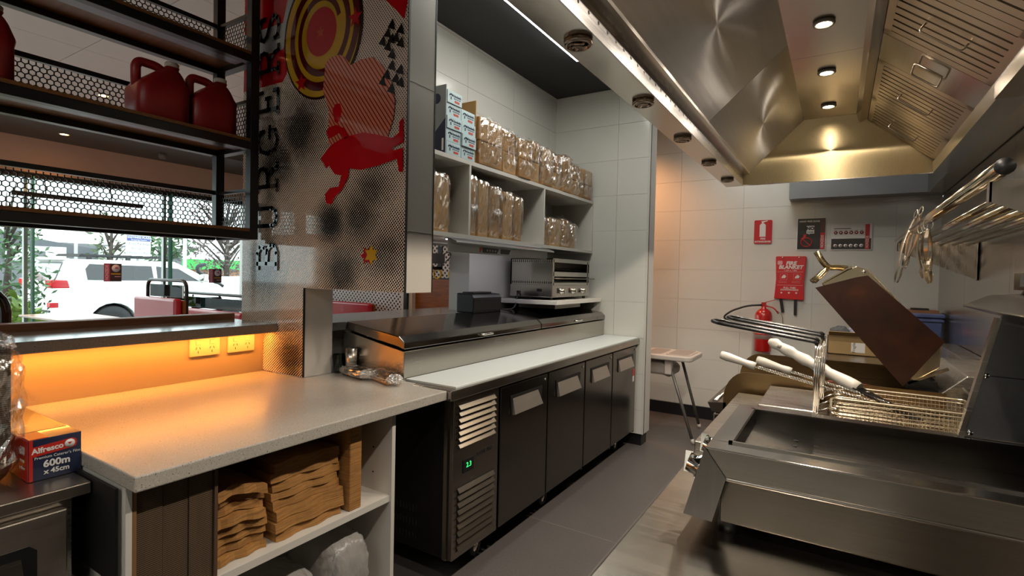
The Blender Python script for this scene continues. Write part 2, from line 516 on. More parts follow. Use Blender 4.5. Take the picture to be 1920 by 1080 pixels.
PILW = mat('pillar_side_panel', '#cfc9be', .3, var=.02)
pl = struct(MB().prism([(-2.61, .9), (-2.11, .9), (-2.11, 1.32), (-1.475, 1.32), (-1.475, 3.0), (-2.61, 3.0)], 'y', 1.556, 1.715).build('wall_pillar', PILW), 'pillar clad with glossy printed mural panel')
MB().prism([(-2.61, .902), (-2.112, .902), (-2.112, 1.322), (-1.477, 1.322), (-1.477, 2.99), (-2.61, 2.99)], 'y', 1.549, 1.5565).build('mural_panel', PRINT, pl)
TRIMB = BLACKP
MB().box(-2.1125, -2.1085, 1.5475, 1.5575, .902, 1.32).build('edge_trim', TRIMB, pl)
MB().box(-1.4775, -1.4735, 1.5475, 1.5575, 1.32, 2.99).build('edge_trim', TRIMB, pl)
MB().box(-1.4775, -1.4735, 1.711, 1.7165, 1.32, 2.99).build('edge_trim', TRIMB, pl)
for z, x in ((1.02, -2.1095), (1.57, -1.4745), (2.17, -1.4745)):
    MB().box(x - .0012, x + .0008, 1.558, 1.711, z - .001, z + .001).build('panel_joint', GROUT, pl)
# printed shapes of the mural, each a thin film on the glass
def flat(name, pts, col, lay, gloss=.05, m=None):
    y1 = 1.5488 - lay * .0006
    mm = m or mat('print_' + col.strip('#'), col, gloss, spec=.3, var=.08, vscale=14)
    return MB().prism(pts, 'y', y1 - .0003, y1).build(name, mm, pl)
def disc(c, r, n=40, sx=1.): return [(c[0] + sx * r * math.cos(2 * math.pi * i / n), c[1] + r * math.sin(2 * math.pi * i / n)) for i in range(n)]
def star(c, r, n=5, inner=.42, a0=90): return [(c[0] + (r if i % 2 == 0 else r * inner) * math.cos(math.radians(a0 + 180 * i / n)), c[1] + (r if i % 2 == 0 else r * inner) * math.sin(math.radians(a0 + 180 * i / n))) for i in range(2 * n)]
flat('red_block', [(-2.60, 2.99), (-2.00, 2.99), (-2.093, 2.675), (-2.111, 2.639), (-2.174, 2.519), (-2.257, 2.333), (-2.286, 2.302), (-2.61, 2.306)], '#b80d14', 1)
flat('grey_stripe', [(-2.15, 2.99), (-2.06, 2.99), (-2.181, 2.663), (-2.284, 2.456), (-2.61, 2.462), (-2.61, 2.592), (-2.287, 2.581)], '#b9b7b5', 2)
C0 = (-2.004, 2.475)
flat('spiral_ring', disc(C0, .30, 56, .9), '#2a0d0b', 3)
flat('spiral_ring', disc((C0[0] - .005, C0[1] - .005), .283, 56, .9), '#c99a24', 4)
def spiral(c, r0, r1, turns, w0, w1, a0, sx=.9, n=90):
    o, i = [], []
    for q in range(n + 1):
        t = q / n; a = math.radians(a0) + t * turns * 2 * math.pi; r = r0 + (r1 - r0) * t; w = w0 + (w1 - w0) * t
        o.append((c[0] + sx * (r + w / 2) * math.cos(a), c[1] + (r + w / 2) * math.sin(a))); i.append((c[0] + sx * (r - w / 2) * math.cos(a), c[1] + (r - w / 2) * math.sin(a)))
    return o, i
o, i = spiral(C0, .14, .265, 2.05, .028, .042, 20)
b = MB(); yy = 1.5488 - 5 * .0006
for q in range(len(o) - 1): b.add([(o[q][0], yy, o[q][1]), (o[q + 1][0], yy, o[q + 1][1]), (i[q + 1][0], yy, i[q + 1][1]), (i[q][0], yy, i[q][1])], [(0, 1, 2, 3)])
b.build('spiral_band', mat('print_maroon', '#571012', .05, var=.1), pl)
flat('spiral_centre', disc(C0, .108, 40, .95), '#b3131a', 6)
for c, r, col in (((-2.008, 2.473), .03, '#c8452a'), ((-1.782, 2.485), .045, '#b3131a'), ((-2.141, 2.27), .045, '#b3131a')): flat('printed_star', star(c, r), col, 7)
k = NT('print_pink_stripes'); a, _, c = k.xyz(k.pos())
t = k.math('FRACT', k.math('MULTIPLY', k.math('ADD', k.math('MULTIPLY', a, .78), k.math('MULTIPLY', c, .62)), 60.))
k.link(k.mix(k.math('LESS_THAN', t, .3), '#d9866a', '#8e1512'), k.p.inputs['Base Color']); k.p.inputs['Roughness'].default_value = .05
flat('striped_shape', [(-1.974, 2.292), (-1.97, 2.326), (-1.936, 2.347), (-1.877, 2.347), (-1.843, 2.329), (-1.806, 2.288), (-1.739, 2.300), (-1.669, 2.295), (-1.609, 2.245), (-1.564, 2.175), (-1.54, 2.093), (-1.546, 2.027), (-1.58, 1.949), (-1.609, 1.926), (-1.835, 1.94), (-1.945, 1.964), (-1.945, 2.12), (-1.985, 2.21)], '', 8, m=k.m)
RED = '#c1101a'
flat('red_silhouette', [(-1.975, 1.886), (-1.994, 1.906), (-1.939, 1.95), (-1.908, 1.965), (-1.848, 1.982), (-1.804, 1.986), (-1.72, 1.99), (-1.636, 1.97), (-1.549, 1.946), (-1.514, 1.964), (-1.512, 2.008), (-1.493, 2.022), (-1.488, 1.922), (-1.553, 1.907), (-1.54, 1.895), (-1.492, 1.901), (-1.49, 1.805), (-1.511, 1.806), (-1.524, 1.86), (-1.634, 1.842), (-1.732, 1.834), (-1.805, 1.846), (-1.809, 1.811), (-1.853, 1.754), (-1.897, 1.73), (-1.915, 1.697), (-1.952, 1.705), (-1.962, 1.743), (-1.926, 1.771), (-1.871, 1.773), (-1.854, 1.82), (-1.899, 1.83), (-1.937, 1.87), (-1.955, 1.859)], RED, 9)
flat('red_silhouette', [(-1.904, 2.061), (-1.918, 2.112), (-1.9, 2.136), (-1.869, 2.134), (-1.855, 2.103), (-1.868, 2.062), (-1.888, 2.049)], RED, 9)
flat('red_silhouette', [(-1.959, 2.02), (-1.941, 2.039), (-1.891, 2.045), (-1.84, 2.023), (-1.804, 1.985), (-1.839, 1.975), (-1.867, 2.008), (-1.908, 1.995), (-1.939, 1.989)], RED, 9)
flat('red_corner', [(-1.72, 2.64), (-1.478, 2.70), (-1.478, 2.50), (-1.499, 2.412), (-1.549, 2.462), (-1.6, 2.509)], RED, 2)
for tx, tz in [(-1.562, 2.401), (-1.512, 2.372), (-1.583, 2.372), (-1.536, 2.344), (-1.611, 2.345), (-1.56, 2.344), (-1.51, 2.318), (-1.581, 2.318), (-1.559, 2.282), (-1.558, 2.236), (-1.511, 2.211), (-1.586, 2.205), (-1.535, 2.18), (-1.607, 2.182), (-1.559, 2.143), (-1.507, 2.16)]:
    flat('black_triangle', [(tx - .026, tz - .004), (tx + .016, tz - .022), (tx + .004, tz + .026)], '#0d0c0c', 10)
flat('printed_star', star((-1.690, 1.470), .042, 6, .55, 60), '#b3131a', 3)
flat('printed_star', star((-1.665, 1.473), .042, 6, .55, 90), '#d8a418', 4)
# BURGERS running up the panel in slab letters
SLAB = {'S': [[(.85, .78), (.78, .92), (.5, 1.), (.2, .92), (.12, .75), (.25, .6), (.7, .42), (.88, .25), (.78, .08), (.5, 0), (.2, .06), (.12, .2)], [(.85, .98), (.85, .7)], [(.12, .3), (.12, .02)]],
        'R': [[(.22, 0), (.22, 1)], [(.05, 0), (.4, 0)], [(.05, 1), (.6, 1), (.82, .9), (.85, .75), (.78, .58), (.55, .5), (.22, .5)], [(.55, .5), (.78, .2), (.85, 0), (1., 0)]],
        'E': [[(.22, 0), (.22, 1)], [(.05, 0), (.85, 0), (.85, .22)], [(.05, 1), (.85, 1), (.85, .78)], [(.22, .5), (.62, .5)], [(.62, .38), (.62, .62)]],
        'G': [[(.85, .78), (.75, .93), (.5, 1.), (.2, .88), (.08, .5), (.2, .12), (.5, 0), (.85, .12), (.85, .4)], [(.6, .4), (1., .4)], [(.85, .98), (.85, .7)]],
        'U': [[(.2, 1), (.2, .25), (.3, .06), (.5, 0), (.7, .06), (.8, .25), (.8, 1)], [(.03, 1), (.38, 1)], [(.62, 1), (.97, 1)]],
        'B': [[(.22, 0), (.22, 1)], [(.05, 0), (.6, 0), (.85, .12), (.87, .3), (.7, .48), (.22, .52)], [(.05, 1), (.58, 1), (.8, .88), (.78, .64), (.58, .52)]]}
INK = mat('print_ink', '#0e0d0d', .05)
for zc, ch in ((2.577, 'S'), (2.413, 'R'), (2.222, 'E'), (2.030, 'G'), (1.850, 'R'), (1.660, 'U'), (1.470, 'B')):
    b = MB(); H = .155; Wd = .142; yy = 1.5488 - 11 * .0006
    for st_ in SLAB[ch]:
        for p, q in zip(st_, st_[1:]):
            # letter's up points to -x, letter's right points to +z
            P = (-2.314 - p[1] * H, yy, zc - Wd / 2 + p[0] * Wd); Q = (-2.314 - q[1] * H, yy, zc - Wd / 2 + q[0] * Wd)
            d = Vector(Q) - Vector(P); e = d.normalized() * .007
            thick = .022 if abs(d.z) > abs(d.x) * .4 and ch in 'SG' else .02
            b.obox(Vector(P) - e, Vector(Q) + e, thick, .0004, up=(0, 1, 0))
    b.build('letter_' + ch.lower(), INK, pl)

# ------------------------------------------------------------------ dining room shell
W_X = -9.2
CEILW = mat('ceiling_tile', '#dddee0', .7, var=.02)
DGREY = mat('dark_soffit', '#55504c', .7, var=.03)
dc = struct(MB().box(-8.0, -2.40, -4.0, 5.5, 3.31, 3.40).build('ceiling_dining', mat('ceiling_grid', '#5b5d60', .6)), 'white tiled dining room ceiling')
tm = boxmesh('tile', .594, 1.194, .012, CEILW)
for a in range(9):
    for c in range(8):
        piece(tm, 'tile', dc, (-5.97 - 1.5 + .6 * a - .3, 1.91 - 3.6 - 1.2 * 1 + 1.2 * c - .6 + 1.2, 3.306))
struct(MB().box(W_X, -8.0, -4.0, 5.5, 3.10, 3.40).build('ceiling_soffit', DGREY), 'dark lowered soffit along the dining windows')
struct(MB().box(-2.60, -2.40, -2.6, 5.49, 2.92, 3.40).build('wall_bulkhead', WHITEP), 'bulkhead over the serving counter')
struct(MB().box(W_X - .15, W_X, -4.0, 5.5, 2.61, 3.40).build('wall_window_head', mat('peach_wall', '#d0ab92', .6)), 'peach wall band above the dining windows')
struct(MB().box(W_X - .15, -2.6, 5.5, 5.62, 0, 3.4).build('wall_dining', WHITEP), 'far dining room wall')
struct(MB().box(W_X - .15, -2.6, -4.12, -4.0, 0, 3.4).build('wall_dining_near', WHITEP), 'near dining room wall')
GLASS = pane('clear_glass', '#f4fbf8')
GEDGE = mat('green_glass_edge', '#3d8f80', .2)
ed = [-4.0, -2.56, -.86, .84, 2.54, 4.24, 5.5]
for n, (a, c) in enumerate(zip(ed, ed[1:])):
    g = struct(MB().box(W_X - .012, W_X, a + .004, c - .004, .02, 2.58).build('window_%d' % (n + 1), GLASS), 'tall frameless dining window pane')
    MB().box(W_X - .02, W_X + .09, c - .012, c + .004, .02, 2.58).build('glass_fin', GEDGE if n < 5 else BLACKM, g)
    if n < 5: MB().box(W_X - .10, W_X - .03, c - .075, c - .035, -.27, 2.58).build('mullion', mat('grey_mullion', '#d0d1cf', .5), g)
struct(MB().box(W_X - .06, W_X + .05, -4, 5.5, 2.56, 2.63).build('trim_2', BLACKM), 'black window head channel')
struct(MB().box(W_X - .06, W_X + .05, -4, 5.5, 0, .03).build('trim_3', BLACKM), 'black window sill channel')
# far dining wall finishes seen through the pass
k = NT('dotted_wallpaper'); a, _, c = k.xyz(k.pos())
def dots(k, a, c, pitch, r, ang):
    ca, sa = math.cos(ang) / pitch, math.sin(ang) / pitch
    u = k.math('FRACT', k.math('ADD', k.math('MULTIPLY', a, ca), k.math('MULTIPLY', c, sa)))
    v = k.math('FRACT', k.math('ADD', k.math('MULTIPLY', a, -sa), k.math('MULTIPLY', c, ca)))
    u = k.math('SUBTRACT', u, .5); v = k.math('SUBTRACT', v, .5)
    return k.math('LESS_THAN', k.math('SQRT', k.math('ADD', k.math('MULTIPLY', u, u), k.math('MULTIPLY', v, v))), r)
k.link(k.mix(dots(k, a, c, .05, .33, .7), '#d7d3d6', '#17161b'), k.p.inputs['Base Color']); k.p.inputs['Roughness'].default_value = .4
wd = bpy.data.objects['wall_dining']
MB().box(-9.1, -2.7, 5.485, 5.5, 1.34, 2.9).build('wallpaper_panel', k.m, wd)
MB().box(-9.1, -5.2, 5.485, 5.5, .5, 1.34).build('wallpaper_panel', k.m, wd)
MB().box(-5.0, -2.7, 5.47, 5.5, .1, 1.325).build('timber_panel', PANELW, wd)
MB().box(-9.1, -2.7, 5.478, 5.5, 1.325, 1.345).build('black_rail', BLACKM, wd)
for cx in (-4.62, -4.36):
    b = MB().tube(arc((cx, 5.482, 1.40), .065, 0, 360, 20), .012, 6, closed=False); b.build('yellow_ring', mat('print_yellow', '#c9a829', .4), wd)
MB().box(-5.2, -5.0, 5.4, 5.5, 0, 2.9).build('door_frame', WHITEP, wd)
MB().box(-5.12, -5.06, 5.36, 5.40, 0, 2.9).build('black_post', BLACKM, wd)
# ------------------------------------------------------------------ kitchen hood and ceiling lights
hd = thing('exhaust_hood', 'large stainless steel exhaust hood over the cooking line', 'hood', (0, 1.8, 2.1))
HST = steel('hood_steel', col='#bab4ab', rough=.17, stretch=(3, 3, 150), amt=.08, bump=.05)
HSTX = steel('hood_steel_slope', col='#bfbdb9', rough=.34, stretch=(60, 1.5, 60), amt=.08, bump=.04, aniso=.85, axis='Z', turn=.25)
Y0, Y1 = -.4, 4.19
MB().prism([(-.74, 2.1), (-.74, 2.62), (-.72, 2.62), (-.72, 2.106), (-.624, 2.106), (-.624, 2.1)], 'y', Y0, Y1).build('left_rim', HST, hd, bevel=.002)
PERF = MB().box(-.626, -.620, Y0, Y1 - .02, 2.10, 2.172).build('perforated_strip', steel('strip_steel', col='#aaa8a6', rough=.25, stretch=(150, 2, 150)), hd)
holes = MB()
for j in range(58):
    y = .1 + j * .0705
    holes.add([(-.6195, y + .006 * math.cos(a * math.pi / 4), 2.145 + .006 * math.sin(a * math.pi / 4)) for a in range(8)], [tuple(range(8))])
hp = holes.build('hole_row', mat('hole_black', '#050505', .9), hd); hp['kind'] = 'stuff'
MB().prism([(-.62, 2.172), (-.575, 2.178), (-.575, 2.205), (-.60, 2.205), (-.60, 2.19), (-.62, 2.182)], 'y', Y0, Y1 - .02).build('gutter', HST, hd)
ys = [Y0, 1.35, 2.75, 4.17]
for a, c in zip(ys, ys[1:]):
    b = MB()
    yt1 = min(c, 4.08)
    b.add([(-.578, a + .0015, 2.19), (-.578, c - .0015, 2.19), (-.235, yt1 - .0015, 2.5), (-.235, a + .0015, 2.5),
           (-.584, a + .0015, 2.196), (-.584, c - .0015, 2.196), (-.241, yt1 - .0015, 2.506), (-.241, a + .0015, 2.506)],
          [(0, 1, 2, 3), (7, 6, 5, 4), (0, 4, 5, 1), (1, 5, 6, 2), (2, 6, 7, 3), (3, 7, 4, 0)])
    b.build('slope_panel', HSTX, hd)
ys = [Y0, 1.30, 2.95, 4.08]
for a, c in zip(ys, ys[1:]):
    MB().box(-.235, .065, a + .001, c - .001, 2.5, 2.506).build('top_panel', steel('hood_top_steel', col='#bfb8ae', rough=.24, stretch=(120, 2, 2), amt=.08, bump=.05), hd)
# back slope
b = MB().add([(-.72, 4.185, 2.105), (.575, 4.185, 2.105), (.20, 4.08, 2.5), (-.30, 4.08, 2.5), (-.72, 4.191, 2.105), (.575, 4.191, 2.105), (.20, 4.086, 2.506), (-.30, 4.086, 2.506)],
         [(3, 2, 1, 0), (4, 5, 6, 7), (0, 1, 5, 4), (1, 2, 6, 5), (2, 3, 7, 6), (3, 0, 4, 7)])
b.build('back_panel', steel('hood_back_steel', col='#bba982', rough=.34, stretch=(160, 160, 2.), amt=.08, bump=.04, aniso=.85, axis='Z', turn=.25), hd)
b = MB()
for j in range(19):
    x = -.59 + j * .057
    b.add([(x + .0055 * math.cos(a * math.pi / 4), 4.1815, 2.122 + .0055 * math.sin(a * math.pi / 4)) for a in range(8)], [tuple(range(8))])
q = b.build('hole_row', MATS['hole_black'], hd); q['kind'] = 'stuff'
MB().box(-.74, .50, 4.184, 4.20, 2.1, 2.105).build('back_lip', HST, hd)
MB().prism([(.065, 2.506), (.065, 2.5), (.085, 2.44), (.13, 2.46), (.125, 2.506)], 'y', Y0, 4.08).build('filter_rail', HST, hd)
# grease gutter and right side
MB().prism([(.475, 2.165), (.49, 2.17), (.49, 2.115), (.56, 2.105), (.56, 2.16), (.57, 2.16), (.57, 2.095), (.48, 2.10)], 'y', .6, Y1 + .02).build('grease_gutter', steel('gutter_steel', col='#9c9a99', rough=.2, stretch=(150, 2, 150)), hd)
MB().box(.44, .60, 2.05, 2.44, 2.05, 2.10).build('drain_box', steel('drain_steel', col='#a59a86', rough=.2), hd)
MB().box(.58, .694, Y0, 5.29, 2.13, 2.6).build('side_panel', steel('hood_side_steel', col='#a79a84', rough=.2, stretch=(2, 200, 2.)), hd)
# baffle filters on the slope from (.13,2.455) to (.48,2.165)
A = Vector((.128, 0, 2.455)); Bv = Vector((.480, 0, 2.168)); SL = (Bv - A); SLn = SL.normalized(); NRM = Vector((-SLn.z, 0, SLn.x)) * -1
if NRM.z > 0: NRM = -NRM
FST = mat('filter_steel', '#b3a692', .3, 1., var=.06, vscale=5)
DKGAP = mat('filter_gap', '#0c0a08', .8)
HND = mat('bare_wire', '#9a8f80', .3, 1., var=.05)
fl_edges = [(-.30, .20), (.20, .70), (.70, 1.2), (1.2, 1.7), (1.7, 2.2), (2.2, 2.70), (2.70, 3.0), (3.0, 3.60), (3.60, 4.12)]
for n, (a, c) in enumerate(fl_edges):
    f = thing('baffle_filter', '', 'filter', (.30, (a + c) / 2, 2.3), 'baffle filters in the hood')
    f['label'] = ('plain stainless blank panel with a square wire handle between the hood filters' if n == 6 else
                  ['first', 'second', 'third', 'fourth', 'fifth', 'sixth', '', '', ''][n] + ' hood baffle filter counted from the camera end' if n < 6 else
                  ('slatted baffle filter just behind the blank panel in the hood' if n == 7 else 'slatted baffle filter at the far end of the hood'))
    off = NRM * -.012
    def quadbox(b, s0, s1, y0, y1, h0, h1):
        P = []
        for h in (h0, h1):
            for s_, y in ((s0, y0), (s1, y0), (s1, y1), (s0, y1)):
                v = A + SLn * s_ + NRM * h; P.append((v.x, y, v.z))
        b.add(P, [(0, 1, 2, 3), (7, 6, 5, 4), (4, 5, 1, 0), (5, 6, 2, 1), (6, 7, 3, 2), (7, 4, 0, 3)])
    Lh = SL.length
    if n == 6:
        b = MB(); quadbox(b, 0, Lh, a + .002, c - .002, -.01, 0); b.build('blank_plate', HST, f)
        P = [A + SLn * (Lh * .5 + u) + NRM * .02 + Vector((0, w, 0)) for u, w in ((-.06, a + .08), (.06, a + .08), (.06, c - .08), (-.06, c - .08))]
        MB().tube(fillet(P + [P[0], P[1]], .02, 4), .004, 6).build('handle', HND, f)
        continue
    b = MB(); quadbox(b, 0, Lh, a + .002, c - .002, -.03, -.026); b.build('backing', DKGAP, f)
    b = MB(); quadbox(b, 0, .03, a + .002, c - .002, -.026, 0); quadbox(b, Lh - .03, Lh, a + .002, c - .002, -.026, 0)
    quadbox(b, 0, Lh, a + .002, a + .05, -.026, 0); quadbox(b, 0, Lh, c - .05, c - .002, -.026, 0)
    b.build('frame', FST, f)
    nsl = int((c - a - .1) / .055); pit = (c - a - .1) / nsl
    for j in range(nsl):
        y = a + .05 + j * pit
        b = MB(); quadbox(b, .028, Lh - .028, y + .010, y + pit - .004, -.02, -.001); b.build('baffle', FST, f)
    for yy in ((a + c) / 2,):
        P = [A + SLn * (Lh * .5 + u) + NRM * h + Vector((0, yy, 0)) for u, h in ((-.08, -.005), (-.08, .03), (.08, .03), (.08, -.005))]
        MB().tube(fillet(P, .012, 3), .004, 6).build('handle', HND, f)
# round make-up air nozzles in the left rim
NOZ = steel('nozzle_steel', col='#8d7f74', rough=.15, stretch=(90, 90, 90))
for i, y in enumerate((.82, 1.423, 2.03, 2.645, 3.265, 3.87)):
    t = thing('air_nozzle', ['', 'nearest round air nozzle on the underside of the hood rim', 'second round air nozzle along the hood rim, beside the white wall corner',
              'third round air nozzle along the hood rim', 'fourth round air nozzle along the hood rim', 'farthest small round air nozzle at the end of the hood rim'][i] or 'round air nozzle out past the top of the picture', 'nozzle', (-.676, y, 2.08), 'air nozzles in the hood rim')
    MB().lathe([(.040, .0205), (.043, .016), (.043, .006), (.040, .003), (.034, .003), (.034, .009), (.0, .009)], (-.676, y, 2.08), 28).build('ring', NOZ, t)
    b = MB()
    for s_ in (-1, 1):
        b.tube([(-.676 + .022 * math.cos(q), y + s_ * .010 + .008 * math.sin(2 * q), 2.0865) for q in [math.pi * j / 10 for j in range(11)]], .004, 6)
    b.build('swirl_vane', NOZ, t)
# hood downlights
for i, y in enumerate((.2, 1.3, 1.95, 2.578, 3.183, 3.797)):
    t = thing('downlight', ['', '', '', 'nearest visible round downlight in the hood top', 'middle round downlight in the hood top', 'farthest round downlight in the hood top'][i] or ['first', 'second', 'third'][i] + ' hood downlight from the camera end, above the picture', 'downlight', (-.086, y, 2.49), 'hood downlights')
    MB().lathe([(.040, .010), (.043, .002), (.040, -.004), (.030, -.004), (.028, .008)], (-.086, y, 2.49), 28).build('trim_ring', mat('downlight_trim', '#b9b2a5', .35), t)
    MB().lathe([(.0, .0), (.028, .0), (.028, .006), (0, .006)], (-.086, y, 2.492), 24).build('lens', emis('warm_white_led', '#ffe8c8', 40.), t)
    light('lamp', 'SPOT', (-.086, y, 2.468), 25, '#fff0de', t, size=.03, spot=3.05, blend=1.)
# linear LED battens
def batten(x0, x1, y0, y1, z, label, strength=9., warm='#f4f2ea'):
    t = thing('led_batten', label, 'light', ((x0 + x1) / 2, (y0 + y1) / 2, z))
    MB().box(x0, x1, y0, y1, z, z + .028).build('housing', WHITEP, t)
    MB().box(x0 + .004, x1 - .004, y0 + .01, y1 - .01, z - .012, z - .0005).build('diffuser', emis('led_white_%g' % strength, warm, strength), t)
    return t
batten(-1.655, -1.630, 2.0, 3.47, 2.965, 'slim white LED batten at the edge of the charcoal ceiling', 12.)
batten(-1.40, -1.10, 2.0, 3.6, 2.965, 'wide ceiling light panel over the aisle, hidden by the hood rim', 7.)  # added to light the alcove, out of sight above the hood rim
batten(-.75, -.25, 4.62, 4.95, 2.965, 'ceiling light panel behind the hood near the fire signs', 9.)
for n, (x, y) in enumerate(((-1.3, -1.6), (-.7, -2.0), (-.1, -1.6))):  # unseen panels added behind the camera to light the pillar and steel
    batten(x - .15, x + .15, y - .4, y + .4, 2.965, ['ceiling light panel nearest the serving ledge behind the camera', 'ceiling light panel in the middle of the three behind the camera', 'ceiling light panel behind the cooking line'][n], 9.)
# amber downlight in the side passage
t = thing('passage_downlight', 'amber downlight in the side passage ceiling', 'downlight', (-1.95, 4.95, 2.98))
MB().lathe([(.05, .02), (.052, .0), (.04, -.003), (.038, .012)], (-1.95, 4.95, 2.98), 20).build('trim_ring', WHITEP, t)
MB().lathe([(.0, .0), (.038, .0), (.038, .008), (0, .008)], (-1.95, 4.95, 2.985), 20).build('lens', emis('amber_lens', '#ffc48a', 14.), t)
light('lamp', 'SPOT', (-1.95, 4.95, 2.97), 48, '#ffb37a', t, size=.05, spot=2.4, blend=.8)
# ------------------------------------------------------------------ stone bench, cabinet and what it holds
tag(MB().prism([(-2.42, .575), (-1.405, .575), (-1.405, 1.745), (-1.60, 1.745), (-1.62, 1.786), (-2.108, 1.786), (-2.108, 1.5485), (-2.42, 1.5485)], 'z', .86, .90).build('stone_bench', STONE, bevel=.004), 'pale speckled stone benchtop glowing amber under the ledge', 'bench')
CAB = mat('white_laminate', '#cdc9c0', .4, var=.03)
cb = thing('open_cabinet', 'white open-front cabinet under the stone bench', 'cabinet', (-1.9, 1.0, 0))
MB().box(-2.38, -1.46, .578, .592, .02, .859).build('side_panel', CAB, cb)
MB().box(-2.38, -1.455, 1.474, 1.492, .02, .859).build('side_panel', CAB, cb)
MB().box(-2.40, -2.38, .578, 1.492, .02, .859).build('back_panel', CAB, cb)
MB().box(-2.38, -1.462, .592, 1.474, .506, .530).build('shelf', CAB, cb)
MB().box(-2.38, -1.462, .592, 1.474, .04, .060).build('bottom_panel', CAB, cb)
for y_ in (1.4735,):
    for z_ in (.46, .60, .70):
        MB().box(-1.56, -1.554, y_ - .001, y_ + .0005, z_, z_ + .006).build('shelf_pin_hole', DKGAP, cb)
MB().box(-1.52, -1.462, .5935, .6025, .531, .858).build('corner_board', mat('kraft_edge', '#7a5a36', .8), None).name = 'cardboard_strip'
tag(bpy.data.objects['cardboard_strip'], 'thin kraft board standing at the left end of the cabinet', 'cardboard')
# corrugated sheets: a tall stack whose flute ends face out
k = NT('corrugated_board'); a, b_, c = k.xyz(k.pos())
w_ = k.math('FRACT', k.math('MULTIPLY', k.math('ADD', c, k.math('MULTIPLY', b_, -.02)), 190.)); g = k.noise(k.mapping(k.pos(), scale=(1, 60, 4)), 1., 3)
cc = k.mix(k.math('GREATER_THAN', w_, .55), '#3f3124', '#7d6648'); k.link(k.mix(k.math('MULTIPLY', g, .7), cc, '#33281e'), k.p.inputs['Base Color']); k.p.inputs['Roughness'].default_value = .85
k.bump(w_, .5, .002); CORR = k.m
t = thing('carton_stack', 'tall dark stack of flat corrugated cartons in the cabinet', 'cartons', (-1.7, .68, .53))
for j in range(3):
    y0 = .604 + j * .064
    MB().box(-1.95, -1.472 - .003 * (j % 2), y0, y0 + .062, .531, .857 - .006 * j).build('carton_bundle', CORR, t)
MB().box(-1.95, -1.466, .797, .806, .531, .858).build('end_sheet', mat('kraft_dark', '#4f3a28', .8), t)
# kraft bags in wavy bundles
k = NT('kraft_paper'); g = k.noise(k.mapping(k.pos(), scale=(3, 3, 70)), 3., 4, .7)
k.link(k.ramp(g, [(.25, '#6f4c25'), (.55, '#a2733a'), (.8, '#b98a4c')]), k.p.inputs['Base Color']); k.p.inputs['Roughness'].default_value = .75; k.bump(g, .5, .003); KRAFT = k.m
def bagstack(y0, y1, z0, h, label, seed, layers=7, x0=-1.95, x1=-1.50, wave=.018):
    t = thing('paper_bag_stack', label, 'paper bags', ((x0 + x1) / 2, (y0 + y1) / 2, z0), 'kraft bag stacks in the cabinet')
    rnd = random.Random(seed); z = z0
    for j in range(layers):
        dz = h / layers * rnd.uniform(.85, 1.1)
        if j == layers - 1 or z + dz > z0 + h: dz = z0 + h - z
        if dz < .008: break
        n = 10; top = []; bot = []
        xo = rnd.uniform(-.016, .012); ya = y0 + rnd.uniform(0, .01); yb = y1 - rnd.uniform(0, .014)
        b = MB(); vs_ = []
        for q in range(n + 1):
            y = ya + (yb - ya) * q / n; wv = wave * math.sin(3.1 * q / n + .6) * (j + .4) / layers
            for (x, zz) in ((x0, z), (x1 + xo + .006 * math.sin(q * 1.3 + j), z + wv + (0 if j == 0 else .0)), (x1 + xo - .004 + .006 * math.sin(q * 1.3 + j), z + dz + wv - .0015), (x0, z + dz - .0015)):
                vs_.append((x, y, max(z0, zz)))
        fs = []
        for q in range(n):
            for e in range(4): fs.append((q * 4 + e, q * 4 + (e + 1) % 4, (q + 1) * 4 + (e + 1) % 4, (q + 1) * 4 + e))
        fs += [(3, 2, 1, 0), (n * 4, n * 4 + 1, n * 4 + 2, n * 4 + 3)]
        b.add(vs_, [f[::-1] for f in fs]); b.build('bag_bundle', KRAFT, t); z += dz
    return t
bagstack(.812, .985, .531, .215, 'wavy kraft bag stack beside the corrugated cartons', 3, 8, wave=.02)
bagstack(1.000, 1.275, .531, .245, 'straight kraft bag stack in the middle of the cabinet shelf', 5, 8, wave=.006)
for j, y in enumerate((1.285, 1.350, 1.385)):
    tag(MB().box(-1.93, -1.475 - .05 * j, y, y + (.055 if j == 0 else .028), .531, .845 - .01 * j).build('kraft_bag_bundle', KRAFT, bevel=.004),
        ['thick upright kraft bundle leaning at the end of the shelf', 'thin upright kraft bundle behind the thick one', 'upright kraft bundle nearest the cabinet end panel'][j], 'paper bags', 'upright kraft bundles')
FOG = NT('frosted_plastic'); FOG.p.inputs['Base Color'].default_value = srgb('#b5b2ad'); FOG.p.inputs['Roughness'].default_value = .22
FOG.p.inputs['Alpha'].default_value = .6; FOG.bump(FOG.noise(FOG.mapping(FOG.pos(), scale=(1, 2.5, .8)), 18, 4), .8, .012); FOG = FOG.m
for j, (c, s_, sd) in enumerate((((-1.62, 1.31, .24), (.30, .20, .36), 2), ((-1.64, 1.10, .21), (.32, .2, .30), 3), ((-1.60, .90, .15), (.3, .2, .17), 4))):
    tag(MB().blob(c, s_, 14, .006, sd, 4, smooth=True).build('plastic_bag_pack', FOG), ['tall milky plastic bag pack by the cabinet end panel', 'slumped milky plastic bag pack in the lower cabinet', 'low milky plastic bag pack at the left of the lower cabinet'][j], 'plastic bags', 'plastic packs in the lower cabinet')

